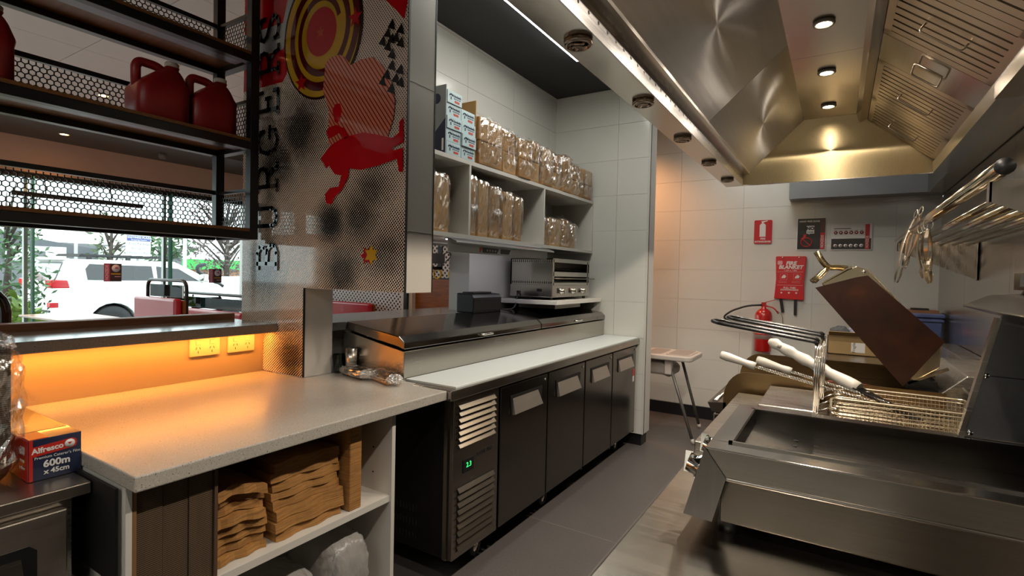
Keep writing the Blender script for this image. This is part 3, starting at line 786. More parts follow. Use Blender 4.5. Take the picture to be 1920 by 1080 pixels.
# outlets on the splashback
OUTM = mat('outlet_white', '#c2b59d', .3, var=0)
for n, (ya, yb) in enumerate(((1.196, 1.328), (1.366, 1.496))):
    t = thing('power_outlet', ['double power outlet on the splashback, left of the two', 'double power outlet next to the pillar'][n], 'outlet', (-2.415, (ya + yb) / 2, 1.0), 'double outlets on the splashback')
    MB().box(-2.42, -2.410, ya, yb, 1.008, 1.086).build('plate', OUTM, t, bevel=.002)
    for s_ in (.27, .73):
        yc = ya + (yb - ya) * s_
        MB().box(-2.411, -2.4065, yc - .010, yc + .010, 1.060, 1.078).build('switch', OUTM, t, bevel=.001)
        b = MB()
        for dy, dz, an in ((-.008, .008, 25), (.008, .008, -25), (0, -.009, 0)):
            d = Vector((0, math.sin(math.radians(an)), math.cos(math.radians(an)))) * .0055
            c = Vector((-2.4098, yc + dy, 1.036 + dz)); b.obox(c - d, c + d, .0022, .0012, up=(1, 0, 0))
        b.build('socket_slots', DKGAP, t)

# ------------------------------------------------------------------ hanging rack
rk = thing('hanging_rack', 'black steel hanging rack with hexagon mesh backs and timber shelves', 'rack', (-2.46, .5, 1.54))
XF, XR, YE, YS = -2.30, -2.625, 1.44, -.6
for x in (XF, XR):
    for y in (YE, .30, YS):
        if x == XF and y == .30: continue
        MB().box(x - (.04 if x == XF else .0), x + (0 if x == XF else .04), y - .04, y, 1.54 if x == XF else 1.56, 2.92).build('post', BLACKM, rk, bevel=.002)
LV = [1.54, 1.95, 2.345]
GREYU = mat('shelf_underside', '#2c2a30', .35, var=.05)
for n, z in enumerate(LV):
    MB().box(XF - .04, XF, YS + .0, YE - .04, z, z + .036).build('front_rail', BLACKM, rk, bevel=.002)
    MB().box(XR, XR + .04, YS, YE - .04, z, z + .036).build('rear_rail', BLACKM, rk, bevel=.002)
    for y in (YE - .04, .30 - .04, YS):
        MB().box(XR + .04, XF - .04, y, y + .04, z, z + .036).build('cross_rail', BLACKM, rk)
    MB().box(XF - .038, XF - .002, YS, YE - .041, z + .0365, z + .050).build('timber_edge', TIMBER, rk)
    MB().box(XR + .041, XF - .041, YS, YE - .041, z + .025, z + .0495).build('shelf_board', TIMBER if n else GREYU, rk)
    if n: MB().box(XF - .12, XF - .041, YS, YE - .045, z + .010, z + .0245).build('under_tray', mat('grey_tray', '#77747c', .35, .5), rk)
    # hexagon mesh: real holes, lattice of flat bars
    def hexmesh(u0, u1, z0, z1, place, p=.0215, wbar=.0042, dep=.002):
        b = MB(); R = p / math.sqrt(3); seen = set()
        nu = int((u1 - u0) / p) + 2; nv = int((z1 - z0) / (1.5 * R)) + 2
        for r in range(nv):
            for q in range(nu):
                cu = u0 + q * p + (p / 2 if r % 2 else 0); cz = z0 + r * 1.5 * R
                pts = [(cu + R * math.sin(math.radians(60 * i)), cz + R * math.cos(math.radians(60 * i))) for i in range(6)]
                for i in range(3):
                    a, c = pts[i], pts[(i + 1) % 6]
                    if max(a[0], c[0]) > u1 + .001 or min(a[0], c[0]) < u0 - .001 or max(a[1], c[1]) > z1 + .001 or min(a[1], c[1]) < z0 - .001: continue
                    du_, dz_ = c[0] - a[0], c[1] - a[1]; L = math.hypot(du_, dz_); nx, nz_ = -dz_ / L * wbar / 2, du_ / L * wbar / 2
                    P = [(a[0] + nx, a[1] + nz_), (c[0] + nx, c[1] + nz_), (c[0] - nx, c[1] - nz_), (a[0] - nx, a[1] - nz_)]
                    vs_ = [place(u, w, 0) for u, w in P] + [place(u, w, dep) for u, w in P]
                    b.add(vs_, [(0, 1, 2, 3), (7, 6, 5, 4), (0, 4, 5, 1), (2, 6, 7, 3)])
        return b
    z0, z1 = z + .045, z + .222
    hexmesh(YS + .02, YE - .06, z0, z1, lambda u, w, d: (XR + .018 + d, u, w)).build('back_mesh', BLACKM, rk)
    MB().box(XR + .008, XR + .028, YS, YE - .04, z1, z1 + .02).build('mesh_rail', BLACKM, rk)
    hexmesh(XR + .04, XF - .045, z0, z1, lambda u, w, d: (u, YE - .022 + d, w)).build('end_mesh', BLACKM, rk)
    MB().box(XR + .04, XF - .04, YE - .032, YE - .012, z1, z1 + .014).build('mesh_rail', BLACKM, rk)
# red plastic jugs on the middle shelf
JUG = mat('red_plastic', '#981a17', .42, var=.12, vscale=10); JCAP = mat('white_cap', '#c9bdb2', .5)
def jug(y, label):
    t = thing('plastic_jug', label, 'jug', (-2.43, y, 2.006), 'red jugs on the rack')
    z = 2.006; x = -2.43; b = MB()
    rings = []
    prof = [(.092, 0), (.098, .006), (.098, .120), (.092, .145), (.076, .172), (.054, .202), (.036, .222), (.026, .230), (.026, .242)]
    n = 24; vs_ = []
    for r, h in prof:
        for q in range(n):
            a = 2 * math.pi * q / n; c_, s_ = math.cos(a), math.sin(a); e = 7. if h < .16 else 4.
            m = (abs(c_) ** e + abs(s_) ** e) ** (-1 / e)
            sh = .045 * max(0, (h - .12) / .1)
            vs_.append((x + r * .85 * m * c_, y + r * m * s_ + sh, z + h))
    fs = [tuple(range(n))[::-1]]
    for i in range(len(prof) - 1):
        for q in range(n): fs.append((i * n + q, i * n + (q + 1) % n, (i + 1) * n + (q + 1) % n, (i + 1) * n + q))
    fs.append(tuple((len(prof) - 1) * n + q for q in range(n)))
    b.add(vs_, fs, True); b.build('body', JUG, t)
    P = [(x, y - .079, z + .09), (x, y - .080, z + .21), (x, y - .066, z + .230), (x, y + .0, z + .230), (x, y + .04, z + .20)]
    MB().tube(fillet(P, .03, 5), .018, 12).build('handle', JUG, t)
    MB().lathe([(.026, 0), (.027, .016), (.024, .02)], (x, y + .055, z + .242), 20).build('cap', JCAP, t)
    return t
j0 = jug(1.070, 'red plastic jug with a side handle, left of the pair on the rack')
dup(j0, (0, .205, 0), 'red plastic jug nearest the rack end post')
dup(j0, (0, -.555, 0), 'red plastic jug cut off by the left picture edge')

# ------------------------------------------------------------------ left undercounter fridge and what stands on it
t = thing('undercounter_fridge', 'low stainless undercounter fridge at the lower left', 'fridge', (-2.0, .1, 0))
MB().box(-2.40, -1.606, -.55, .56, .82, .85).build('worktop', steel('low_fridge_top', col='#c2bab0', rough=.3, stretch=(3, 200, 200)), t, bevel=.003)
MB().box(-2.38, -1.64, -.53, .53, .10, .818).build('body', ST_H, t)
LFD = steel('low_fridge_steel', col='#c2bab0', rough=.36, stretch=(200, 3, 200), amt=.1)
dr = MB().box(-1.64, -1.615, -.05, .515, .14, .795).build('door', LFD, t, bevel=.004)
MB().prism([(-.20 + .5, .73), (.44, .73), (.455, .715), (.455, .60), (.30, .60)], 'x', -1.6155, -1.6125).build('handle_recess', BLACKP, dr)
MB().prism([(.33, .705), (.425, .705), (.435, .62), (.33, .62)], 'x', -1.6128, -1.610).build('pull', ST_H, dr)
MB().box(-2.34, -1.68, -.5, .5, .0, .10).build('plinth', BLACKP, t)
tag(MB().box(-2.30, -1.478, .5625, .5695, .62, .858).build('splash_sheet', BLACKP), 'black sheet standing in the gap beside the stone bench', 'panel')
# film carton
NAVY = mat('carton_navy', '#1b2440', .3, coat=.3); CRED = mat('carton_red', '#b3281d', .35); CORG = mat('carton_orange', '#d9531e', .35); CW = mat('print_white', '#d8d6d2', .4, var=0)
t = thing('film_carton', 'navy and red caterer film carton on the stainless fridge', 'carton', (-1.95, .52, .851))
bx = MB().box(-2.20, -1.712, .466, .574, .851, .957).build('body', NAVY, t, bevel=.001)
MB().box(-2.19, -1.714, .4645, .4665, .852, .956).build('red_end', CRED, t)
MB().box(-1.7125, -1.7105, .467, .474, .852, .956).build('red_edge', CRED, t)
MB().prism([(.474, .913), (.474, .938), (.555, .945), (.562, .941), (.565, .932), (.562, .923), (.555, .920)], 'x', -1.7116, -1.7106).build('red_banner', CRED, t)
MB().box(-1.79, -1.713, .467, .505, .9568, .9585).build('orange_flap', CORG, t)
MB().box(-2.18, -1.80, .47, .57, .9568, .9578).build('top_panel', mat('carton_top', '#5a3d30', .25), t)  # brown paints a warm reflection onto the shiny navy top
R_, U_ = (0, 1, 0), (0, 0, 1)
text('Alfresco', .0190, (-1.7102, .5035, .9285), (0, 1, .06), (0, -.06, 1), CW, t, bold=.0006)
b = MB().lathe([(0, 0), (.011, 0), (.011, .0006), (0, .0006)], (-1.7106, .549, .932), 20, Matrix.Rotation(math.pi / 2, 3, 'Y')).build('round_badge', CW, t)
MB().prism([(.544, .935), (.554, .935), (.549, .929)], 'x', -1.7100, -1.7095).build('badge_mark', CRED, t)
text('Premium Caterer\'s Film', .0098, (-1.7102, .524, .9085), R_, U_, CW, t)
text('600m', .0245, (-1.7102, .522, .890), R_, U_, CW, t, bold=.0008)
text('x 45cm', .0175, (-1.7102, .522, .870), R_, U_, CW, t, bold=.0005)
text('600', .030, (-1.752, .4642, .925), (1, 0, 0), U_, CW, t, bold=.0008, sx=.8)
text('METRES', .009, (-1.752, .4642, .900), (1, 0, 0), U_, CW, t)
text('x 45cm', .012, (-1.752, .4642, .882), (1, 0, 0), U_, CW, t)
# cup sleeve bundle in a clear bag
t = thing('cup_bundle', 'brown corrugated bundle in a clear plastic bag at the left edge', 'bundle', (-1.84, .40, .851))
MB().box(-1.95, -1.77, .27, .448, .90, 1.185).build('corrugated_block', CORR, t)
MB().lathe([(.0, 0), (.07, .0), (.07, .10), (0, .10)], (-1.78, .385, .905), 20, Matrix.Rotation(-math.pi / 2, 3, 'Y')).build('paper_roll', KRAFT, t)
FILM = film('clear_film', lo=.04, hi=.75, rough=.08, scale=26)
FILM2 = film('clear_film_soft', lo=.04, hi=.30, rough=.2, scale=22)
MB().blob((-1.85, .355, 1.035), (.26, .24, .34), 12, .006, 4, 5).build('plastic_bag', FILM, t)
b = MB(); n = 9
rnd = random.Random(3)
G = [[(-1.83 + .05 * math.sin(j * 1.2) * i / n + rnd.uniform(-.005, .005), .452 + .06 * (i / n) * math.sin(math.pi * (j / 12) ** .8) + rnd.uniform(-.004, .004), .86 + .31 * j / 12) for j in range(13)] for i in range(n + 1)]
b.add([p for r in G for p in r], [(i * 13 + j, (i + 1) * 13 + j, (i + 1) * 13 + j + 1, i * 13 + j + 1) for i in range(n) for j in range(12)]); b.build('loose_film', FILM2, t)
MB().blob((-1.79, .43, 1.20), (.05, .06, .05), 5, .008, 6, 2).build('bag_knot', FILM, t)

# ------------------------------------------------------------------ prep fridge
pf = thing('prep_fridge', 'long four-door stainless prep fridge with raised lids', 'fridge', (-1.8, 3.0, 0))
FDOOR = steel('fridge_door_steel', col='#6b655f', rough=.2, stretch=(200, 200, 2.5), amt=.06, bump=.03)
FSIDE = mat('fridge_side', '#2b2826', .3, .7, var=.05)
FX = -1.40
MB().box(-2.10, FX - .03, 1.80, 4.235, .13, .853).build('body', FSIDE, pf)
MB().prism([(-2.12, .855), (-1.385, .855), (-1.385, .899), (-1.70, .899), (-1.70, .905), (-2.12, .905)], 'y', 1.748, 4.245).build('worktop', ST_Y, pf, bevel=.003)
MB().box(-1.695, -1.40, 1.80, 4.24, .8985, .909).build('cutting_board', mat('white_poly', '#d5dbd8', .32, var=.02), pf, bevel=.002)
# raised pan well: wedge ends and front riser
MB().prism([(-2.12, .905), (-1.70, .905), (-1.70, 1.035), (-2.12, 1.105)], 'y', 1.790, 4.235).build('pan_well', ST_Y, pf, bevel=.003)
LIDT = steel('lid_steel', col='#8b857e', rough=.13, stretch=(200, 2, 200), amt=.05, bump=.03)
for n, (a, c) in enumerate(((1.785, 3.10), (3.115, 4.238))):
    ld = MB().prism([(-2.10, 1.112), (-1.745, 1.056), (-1.695, 1.045), (-1.695, 1.075), (-1.73, 1.104), (-2.09, 1.150)], 'y', a, c).build('lid', LIDT, pf, bevel=.004)
    yc = (a + c) / 2
    MB().tube(fillet([(-1.695, yc - .05, 1.066), (-1.672, yc - .045, 1.066), (-1.672, yc + .045, 1.066), (-1.695, yc + .05, 1.066)], .015, 4), .006, 8).build('handle', CHROME, ld)
    MB().box(-2.115, -2.085, a + .03, a + .1, 1.10, 1.125).build('hinge', ST_H, ld)
# condenser panel
VP = steel('vent_panel_steel', col='#8f877d', rough=.24, stretch=(200, 2, 200))
vp = MB().box(FX - .03, FX - .004, 1.795, 2.150, .135, .853).build('condenser_panel', VP, pf, bevel=.002)
MB().box(FX - .05, FX - .031, 1.785, 1.795, .135, .853).build('corner_post', VP, pf)
def louvre(z0, z1, nm):
    y0, y1 = 1.822, 2.112
    MB().box(FX - .0045, FX - .003, y0 - .006, y1 + .006, z0 - .006, z1 + .006).build('grille_frame', VP, vp)
    MB().box(FX - .0032, FX - .0026, y0, y1, z0, z1).build('grille_gap', DKGAP, vp)
    for i in range(nm):
        z = z0 + (z1 - z0) * (i + .5) / nm; h = (z1 - z0) / nm
        MB().prism([(FX - .003, z + h * .30), (FX - .002, z + h * .34), (FX + .012, z - h * .22), (FX + .010, z - h * .30)], 'y', y0 + .003, y1 - .003).build('louvre', VP, vp)
louvre(.625, .825, 7); louvre(.165, .455, 9)
MB().box(FX - .005, FX - .001, 1.865, 1.945, .505, .565).build('display', BLACKP, vp)
text('2.3', .032, (FX - .0006, 1.907, .537), R_, U_, emis('green_led', '#25d060', 1.6), vp, name='display_digits')
text('SKOPE PRO', .024, (FX - .0034, 2.032, .563), R_, U_, BLACKP, vp, bold=.0007, sx=1.0, spacing=1.1)
# doors
HREC = mat('handle_recess', '#0d0d0d', .5)
HPULL = steel('handle_pull_steel', col='#d8d2c8', rough=.42, stretch=(200, 2, 200), amt=.05)
for a, c in ((2.165, 2.653), (2.668, 3.172), (3.188, 3.668), (3.684, 4.200)):
    d = MB().box(FX - .03, FX, a, c, .140, .842).build('door', FDOOR, pf, bevel=.003)
    m_ = a + (c - a) * .17; e = a + (c - a) * .86
    MB().prism([(m_, .785), (e, .785), (e - .012, .682), (m_ + .012, .682)], 'x', FX + .0002, FX + .0035).build('handle_recess', HREC, d)
    MB().add([(FX + .004, m_ + .022, .770), (FX + .004, e - .050, .770), (FX + .020, e - .016, .688), (FX + .020, m_ + .022, .688), (FX + .003, m_ + .022, .684), (FX + .003, e - .016, .684)],
             [(0, 3, 2, 1), (0, 4, 3), (1, 2, 5), (3, 4, 5, 2), (0, 1, 5, 4)]).build('handle', HPULL, d)
    MB().lathe([(.008, 0), (.008, .004), (.0, .004)], (FX, c - .035, .815), 12, Matrix.Rotation(math.pi / 2, 3, 'Y')).build('lock', CHROME, d)
    MB().box(FX - .03, FX + .001, c - .03, c - .005, .132, .140).build('hinge', BLACKP, d)
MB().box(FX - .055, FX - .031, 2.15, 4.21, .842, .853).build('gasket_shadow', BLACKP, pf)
RUB = mat('caster_rubber', '#141414', .6)
for y in (2.10, 2.80, 4.02):
    b = MB(); b.lathe([(.028, -.012), (.042, -.010), (.044, 0), (.042, .010), (.028, .012)], (FX - .10, y, .044), 20, Matrix.Rotation(math.pi / 2, 3, 'Y')); cs = b.build('caster', RUB, pf)
    MB().lathe([(0, -.0135), (.022, -.0135), (.022, .0135), (0, .0135)], (FX - .10, y, .044), 16, Matrix.Rotation(math.pi / 2, 3, 'Y')).build('hub', CHROME, cs)
    MB().prism([(y - .03, .13), (y + .03, .13), (y + .012, .04), (y - .012, .04)], 'x', FX - .120, FX - .114).build('fork', CHROME, cs)
# side vents on the fridge's near end
b = MB()
for zz in (.79, .30, .235, .17):
    for i in range(11): b.box(-1.62 + i * .0 - .02 * i, -1.612 - .02 * i, 1.7985, 1.7998, zz, zz + .03)
q = b.build('vent_slots', DKGAP, pf); q['kind'] = 'stuff'
# red label on the last door
t = tag(MB().box(FX + .0002, FX + .0015, 4.118, 4.168, .605, .66).build('door_sticker', CRED), 'small red tag on the last fridge door', 'sticker')
tag(MB().box(FX + .0002, FX + .0015, 4.128, 4.165, .555, .60).build('door_sticker', CW), 'small white tag on the last fridge door', 'sticker')

# tumbler and cutlery packs on the bench end
GL = NT('drinking_glass'); GL.p.inputs['Transmission Weight'].default_value = 1.; GL.p.inputs['Roughness'].default_value = .02; GL.p.inputs['Base Color'].default_value = srgb('#d9e6e0'); GL.p.inputs['IOR'].default_value = 1.3; GL = GL.m
tag(MB().lathe([(0, 0), (.028, 0), (.036, .09), (.034, .09), (.0265, .012), (0, .012)], (-2.085, 1.742, .901), 28).build('glass_tumbler', GL), 'clear glass tumbler beside the pillar base', 'glass')
tag(MB().lathe([(0, 0), (.026, 0), (.03, .125), (.028, .125), (.0245, .012), (0, .012)], (-2.020, 1.757, .901), 28).build('steel_cup', ST_H), 'slim steel cup behind the tumbler', 'cup')
CUT = mat('cutlery_dark', '#3b312a', .3, .6); CUTW = mat('bamboo', '#b98850', .5)
for n, (cx, cy, ang, ln) in enumerate(((-1.93, 1.715, -12, .17), (-1.76, 1.722, -18, .20))):
    t = thing('cutlery_pack', ['clear pack of dark cutlery nearest the tumbler', 'clear pack of wooden skewers and cutlery at the bench corner'][n], 'cutlery', (cx, cy, .901), 'wrapped cutlery on the bench end')
    Rm = Matrix.Translation((cx, cy, 0)) @ Matrix.Rotation(math.radians(ang), 4, 'Z')
    for i in range(5):
        b = MB().box(-ln / 2, ln / 2, -.03 + i * .013, -.022 + i * .013, .904 + .006 * (i % 3), .909 + .006 * (i % 3)); b.xf(Rm)
        b.build('stick', CUTW if n and i < 2 else CUT, t)
    b = MB().blob((0, 0, .928), (ln + .05, .090, .036), 9, .005, 11 + n, 4); b.xf(Rm); b.build('clear_wrap', FILM, t)
    b = MB().blob((ln / 2 + .025, -.01, .931), (.06, .065, .036), 6, .007, 21 + n, 2.5); b.xf(Rm); b.build('crumpled_end', FILM, t)
# ------------------------------------------------------------------ alcove shelf unit and stock
su = thing('bag_shelf_unit', 'white wall-hung shelf unit filled with paper bag packs', 'shelves', (-2.02, 3.0, 1.61))
SX0, SX1 = -2.216, -1.83
MB().box(SX0, SX1, 1.735, 4.245, 2.035, 2.058).build('top_shelf', CAB, su)
MB().box(SX0, SX1, 1.735, 4.245, 1.607, 1.630).build('bottom_shelf', CAB, su)
for y in (1.735, 2.440, 3.345, 4.228):
    MB().box(SX0, SX1, y, y + .017, 1.630, 2.035).build('divider', CAB, su)
KRAFT2 = mat('kraft_bag', '#b58d5c', .7, var=.18, vscale=16)
KRAFTD = mat('kraft_bag_brown', '#a27a4a', .7, var=.18, vscale=16)  # darker copy of kraft_bag, alternated between bundles
def pack(x0, x1, y0, y1, z0, h, label, seed, split=2, fm=None, topfold=True):
    t = thing('paper_bag_pack', label, 'paper bags', ((x0 + x1) / 2, (y0 + y1) / 2, z0), 'wrapped paper bag packs on the wall shelves')
    rnd = random.Random(seed); n = split
    zz = z0
    for i in range(n):
        hh = h / n
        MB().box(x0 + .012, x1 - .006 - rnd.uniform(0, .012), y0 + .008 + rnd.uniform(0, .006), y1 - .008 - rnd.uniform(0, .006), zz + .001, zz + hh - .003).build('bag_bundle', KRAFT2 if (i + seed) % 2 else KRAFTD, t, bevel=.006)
        zz += hh
    MB().blob(((x0 + x1) / 2 + .004, (y0 + y1) / 2, z0 + h / 2 + .009), (x1 - x0 + .014, y1 - y0 - .008, h + .006), 10, .004, seed, 7).build('plastic_wrap', fm or FILM, t)
    if topfold:
        b = MB(); m_ = 7
        P = [[(x1 - .02 - .06 * i / 3 + rnd.uniform(-.01, .01), y0 + (y1 - y0) * j / m_, z0 + h + .004 + .02 * i * rnd.uniform(.3, 1)) for j in range(m_ + 1)] for i in range(3)]
        b.add([p for r in P for p in r], [(i * (m_ + 1) + j, i * (m_ + 1) + j + 1, (i + 1) * (m_ + 1) + j + 1, (i + 1) * (m_ + 1) + j) for i in range(2) for j in range(m_)])
        b.build('loose_wrap', FILM2, t)
    return t
ys = [2.52, 2.79, 2.97, 3.15, 3.30, 3.47, 3.63, 3.80, 3.98, 4.20]
ords = ['first and widest', 'second', 'third', 'fourth', 'fifth', 'sixth', 'seventh', 'eighth', 'last']
for i, (a, c) in enumerate(zip(ys, ys[1:])):
    pack(-2.16 if i else -2.18, -1.815 - .012 * (i % 2), a, c - .006, 2.0585, .285 - .012 * (i % 3) - .02 * (i > 6), ords[i] + ' brown bag pack on the top shelf, counted from the glove cartons', 30 + i)
pack(-2.15, -1.87, 2.165, 2.325, 1.6305, .33, 'tall wrapped bag pack alone in the first shelf bay', 51, 1)
ys = [2.465, 2.565, 2.70, 2.84, 2.985, 3.10]
for i, (a, c) in enumerate(zip(ys, ys[1:])):
    pack(-2.15, -1.85, a, c - .004, 1.6305, .36 - .014 * i, ['wrapped bag pack at the left of the middle bay', 'second wrapped bag pack in the middle bay', 'tied wrapped bag pack in the centre of the middle bay', 'fourth bag pack in the middle bay', 'last slim bag pack in the middle bay'][i], 60 + i, 1)
    if i in (0, 2):
        MB().blob((-1.845, (a + c) / 2, 1.80), (.03, .07, .04), 5, .01, 80 + i, 1.6).build('twisted_tie', FILM, bpy.data.objects[[o.name for o in bpy.data.objects if o.get('label', '').startswith(['wrapped bag pack at the left', '', 'tied wrapped'][i])][0]])
for i, (a, c, h) in enumerate(((3.40, 3.50, .20), (3.505, 3.70, .215), (3.70, 3.86, .225), (3.865, 4.00, .20))):
    pack(-2.12, -1.86, a, c, 1.6305, h, ['small bag pack at the left of the right bay', 'second low bag pack in the right bay', 'third low bag pack in the right bay', 'last low bag pack in the right bay'][i], 90 + i, 1)
# crumpled plastic above behind the pillar edge
t = thing('wrapped_stack', 'tall brown stack in crumpled clear plastic half hidden by the pillar', 'paper bags', (-2.05, 1.93, 2.06))
MB().blob((-2.05, 1.93, 2.425), (.2, .22, .66), 8, .014, 8, 3).build('plastic_wrap', FILM, t)
MB().box(-2.12, -1.97, 1.86, 2.00, 2.06, 2.70).build('paper_stack', KRAFT2, t, bevel=.01)
# glove cartons: an open shipper with two columns of small boxes
sh = thing('open_shipper', 'navy and grey open shipping carton holding small glove boxes', 'carton', (-2.0, 2.36, 2.0585))
SHG = mat('shipper_grey', '#8f979a', .5); SHB = mat('shipper_blue', '#232c47', .5); KIN = mat('carton_inside', '#a57a45', .7)
MB().box(-2.16, -1.835, 2.222, 2.228, 2.0585, 2.43).build('side_panel', SHG, sh)
MB().prism([(-2.16, 2.0586), (-1.835, 2.0586), (-1.835, 2.25), (-1.95, 2.14), (-2.16, 2.09)], 'y', 2.2205, 2.2222).build('blue_print', SHB, sh)
MB().lathe([(.022, 0), (.028, 0), (.028, .001), (.022, .001)], (-1.90, 2.2218, 2.36), 20, Matrix.Rotation(math.pi / 2, 3, 'X')).build('round_mark', SHB, sh)
MB().box(-1.858, -1.846, 2.2195, 2.2206, 2.075, 2.14).build('handling_label', CW, sh)
MB().box(-2.16, -1.835, 2.494, 2.50, 2.0585, 2.42).build('side_panel', KIN, sh)
MB().box(-2.166, -2.16, 2.222, 2.50, 2.0585, 2.44).build('back_panel', KIN, sh)
b = MB().prism([(2.23, 2.43), (2.27, 2.455), (2.31, 2.45), (2.36, 2.425), (2.42, 2.44), (2.46, 2.435), (2.494, 2.41), (2.494, 2.38), (2.23, 2.38)], 'x', -2.158, -2.155); b.build('torn_flap', KIN, sh)
GB = mat('glove_box', '#b9cdd0', .45, var=.03); GBT = mat('glove_ink', '#2d3a55', .5); GBR = mat('glove_red', '#c34a3a', .5)
BH = .068
for cidx, (ya, nn) in enumerate(((2.231, 5), (2.363, 4))):
    for r in range(nn):
        z = 2.0595 + r * (BH + .0015)
        t = thing('glove_box', '%s small pale blue box from the bottom, %s column of the shipper' % (['first', 'second', 'third', 'fourth', 'fifth'][r], ['left', 'right'][cidx]), 'box', (-1.93, ya + .065, z), 'glove boxes in the shipper')
        xo = random.uniform(-.006, .006) + (.012 if (cidx, r) == (1, 1) else 0)
        MB().box(-2.06, -1.832 + xo, ya, ya + .128, z, z + BH).build('box_body', GB, t, bevel=.0015)
        X = -1.8314 + xo
        b = MB().tube(arc((X, ya + .030, z + .036), .014, 20, 160, 8, 'yz'), .0035, 6); b.build('logo_arch', GBT, t)
        MB().box(X - .0003, X + .0004, ya + .026, ya + .034, z + .020, z + .036).build('logo_stem', GBT, t)
        text('Handsafe', .019, (X + .0002, ya + .083, z + .046), R_, U_, GBT, t, bold=.0004)
        text('latex free vinyl', .010, (X + .0002, ya + .083, z + .032), R_, U_, GBT, t)
        MB().box(X - .0003, X + .0004, ya + .062, ya + .104, z + .010, z + .022).build('red_flash', GBR, t)

t = thing('shelf_strip_light', 'slim strip light under the bag shelves', 'strip light', (-1.87, 2.85, 1.60))  # added strip, brightens the pier and niche below the shelves
MB().box(-1.885, -1.860, 2.29, 3.41, 1.598, 1.6068).build('channel', WHITEP, t)
MB().box(-1.883, -1.862, 2.30, 3.40, 1.595, 1.5978).build('diffuser', emis('shelf_led', '#f3f0ff', 9.), t)
# order rail under the shelves
t = thing('ticket_rail', 'aluminium order ticket rail under the wall shelves', 'rail', (-1.80, 2.85, 1.56))
ALU = mat('aluminium_rail', '#a9aaa8', .3, 1., var=.05)
MB().prism([(-1.845, 1.606), (-1.785, 1.585), (-1.78, 1.578), (-1.79, 1.572), (-1.845, 1.596)], 'y', 2.27, 3.43).build('rail_body', ALU, t)
MB().box(-1.846, -1.842, 2.27, 3.43, 1.53, 1.60).build('backing_strip', WHITE, t)
MB().box(-1.843, -1.8405, 2.27, 3.42, 1.525, 1.572).build('label_strip', mat('label_white', '#c4c3bf', .3), t)
for a, c, m_ in ((2.60, 2.78, BLACKP), (2.80, 2.92, BLACKP), (2.57, 2.60, CRED)):
    MB().prism([(a, 1.536), (c - .02, 1.536), (c, 1.566), (a, 1.566)], 'x', -1.8404, -1.8395).build('printed_mark', m_, t)
for yb in (2.65, 2.68, 2.71, 2.74): MB().lathe([(0, 0), (.007, 0), (.007, .0006), (0, .0006)], (-1.8394, yb, 1.551), 10, Matrix.Rotation(math.pi / 2, 3, 'Y')).build('printed_dot', CW, t)
MB().box(-1.79, -1.786, 2.9, 3.15, 1.580, 1.588).build('red_marker', CRED, t)

# toaster (salamander) on its own shelf
t = tag(MB().prism([(-2.22, 3.36), (-2.05, 3.36), (-1.735, 3.40), (-1.735, 4.24), (-2.22, 4.24)], 'z', 1.190, 1.222).build('toaster_shelf', CAB, bevel=.003), 'white shelf board carrying the salamander toaster', 'shelf')
tag(MB().prism([(-2.22, 1.145), (-1.95, 1.145), (-1.76, 1.19), (-2.22, 1.19)], 'y', 4.20, 4.24).build('shelf_bracket', CAB), 'white bracket holding the toaster shelf by the nib wall', 'bracket')
tag(MB().box(-2.12, -1.80, 3.50, 3.95, 1.155, 1.188).build('under_shelf_tray', ST_D), 'steel tray slung under the toaster shelf', 'tray')
sa = thing('salamander_toaster', 'stainless salamander toaster with three knobs', 'toaster', (-1.96, 3.75, 1.225))
a0, a1, b0, b1 = -2.15, -1.785, 3.42, 4.085
SST = steel('toaster_steel', col='#b5b1aa', rough=.18, stretch=(150, 150, 2))
for (x, y) in ((a0 + .03, b0 + .04), (a1 - .03, b0 + .04), (a1 - .03, b1 - .04), (a0 + .03, b1 - .04)):
    MB().lathe([(.012, 0), (.012, .020)], (x, y, 1.223), 12).build('foot', BLACKP, sa)
MB().box(a0, a1, b0, b0 + .012, 1.33, 1.53).build('side_panel', SST, sa)
MB().box(a0, a1, b1 - .012, b1, 1.33, 1.53).build('side_panel', SST, sa)
MB().box(a0, a0 + .01, b0, b1, 1.33, 1.53).build('back_panel', SST, sa)
MB().box(a0, a1, b0, b1, 1.522, 1.535).build('top_panel', SST, sa, bevel=.003)
cbx = MB().box(a0, a1 + .002, b0 - .006, b1, 1.243, 1.335).build('control_box', SST, sa, bevel=.004)
MB().box(a0 + .01, a1 - .01, b0 + .012, b1 - .012, 1.345, 1.36).build('lower_element', BLACKM, sa)
for z0, z1 in ((1.40, 1.435), (1.335, 1.352), (1.505, 1.525)): MB().box(a1 - .014, a1, b0 + .012, b1 - .012, z0, z1).build('front_bar', SST, sa)
for y in (b0 + .012, b1 - .045): MB().box(a1 - .012, a1, y, y + .012, 1.335, 1.525).build('front_post', SST, sa)
for i in range(7): MB().tube([(a0 + .02 + i * .045, b0 + .02, 1.455), (a0 + .02 + i * .045, b1 - .02, 1.455)], .006, 6).build('heating_element', BLACKM, sa)
rkk = MB()
for i in range(9): rkk.tube([(a0 + .03 + i * .04, b0 + .02, 1.384), (a0 + .03 + i * .04, b1 - .02, 1.384)], .003, 5)
rkk.tube([(a1 + .01, b0 + .03, 1.384), (a1 + .01, b1 + .09, 1.384)], .004, 6)
rkk.build('wire_rack', HND, sa)
for i, y in enumerate((b0 + .14, b0 + .34, b0 + .52)):
    kb = MB().lathe([(.024, 0), (.024, .006), (.017, .009), (.015, .028), (.0, .030)], (a1 + .002, y, 1.29), 20, Matrix.Rotation(math.pi / 2, 3, 'Y')).build('knob', CHROME, cbx)
    MB().box(a1 + .02, a1 + .036, y - .004, y + .004, 1.272, 1.308).build('grip', CHROME, kb)
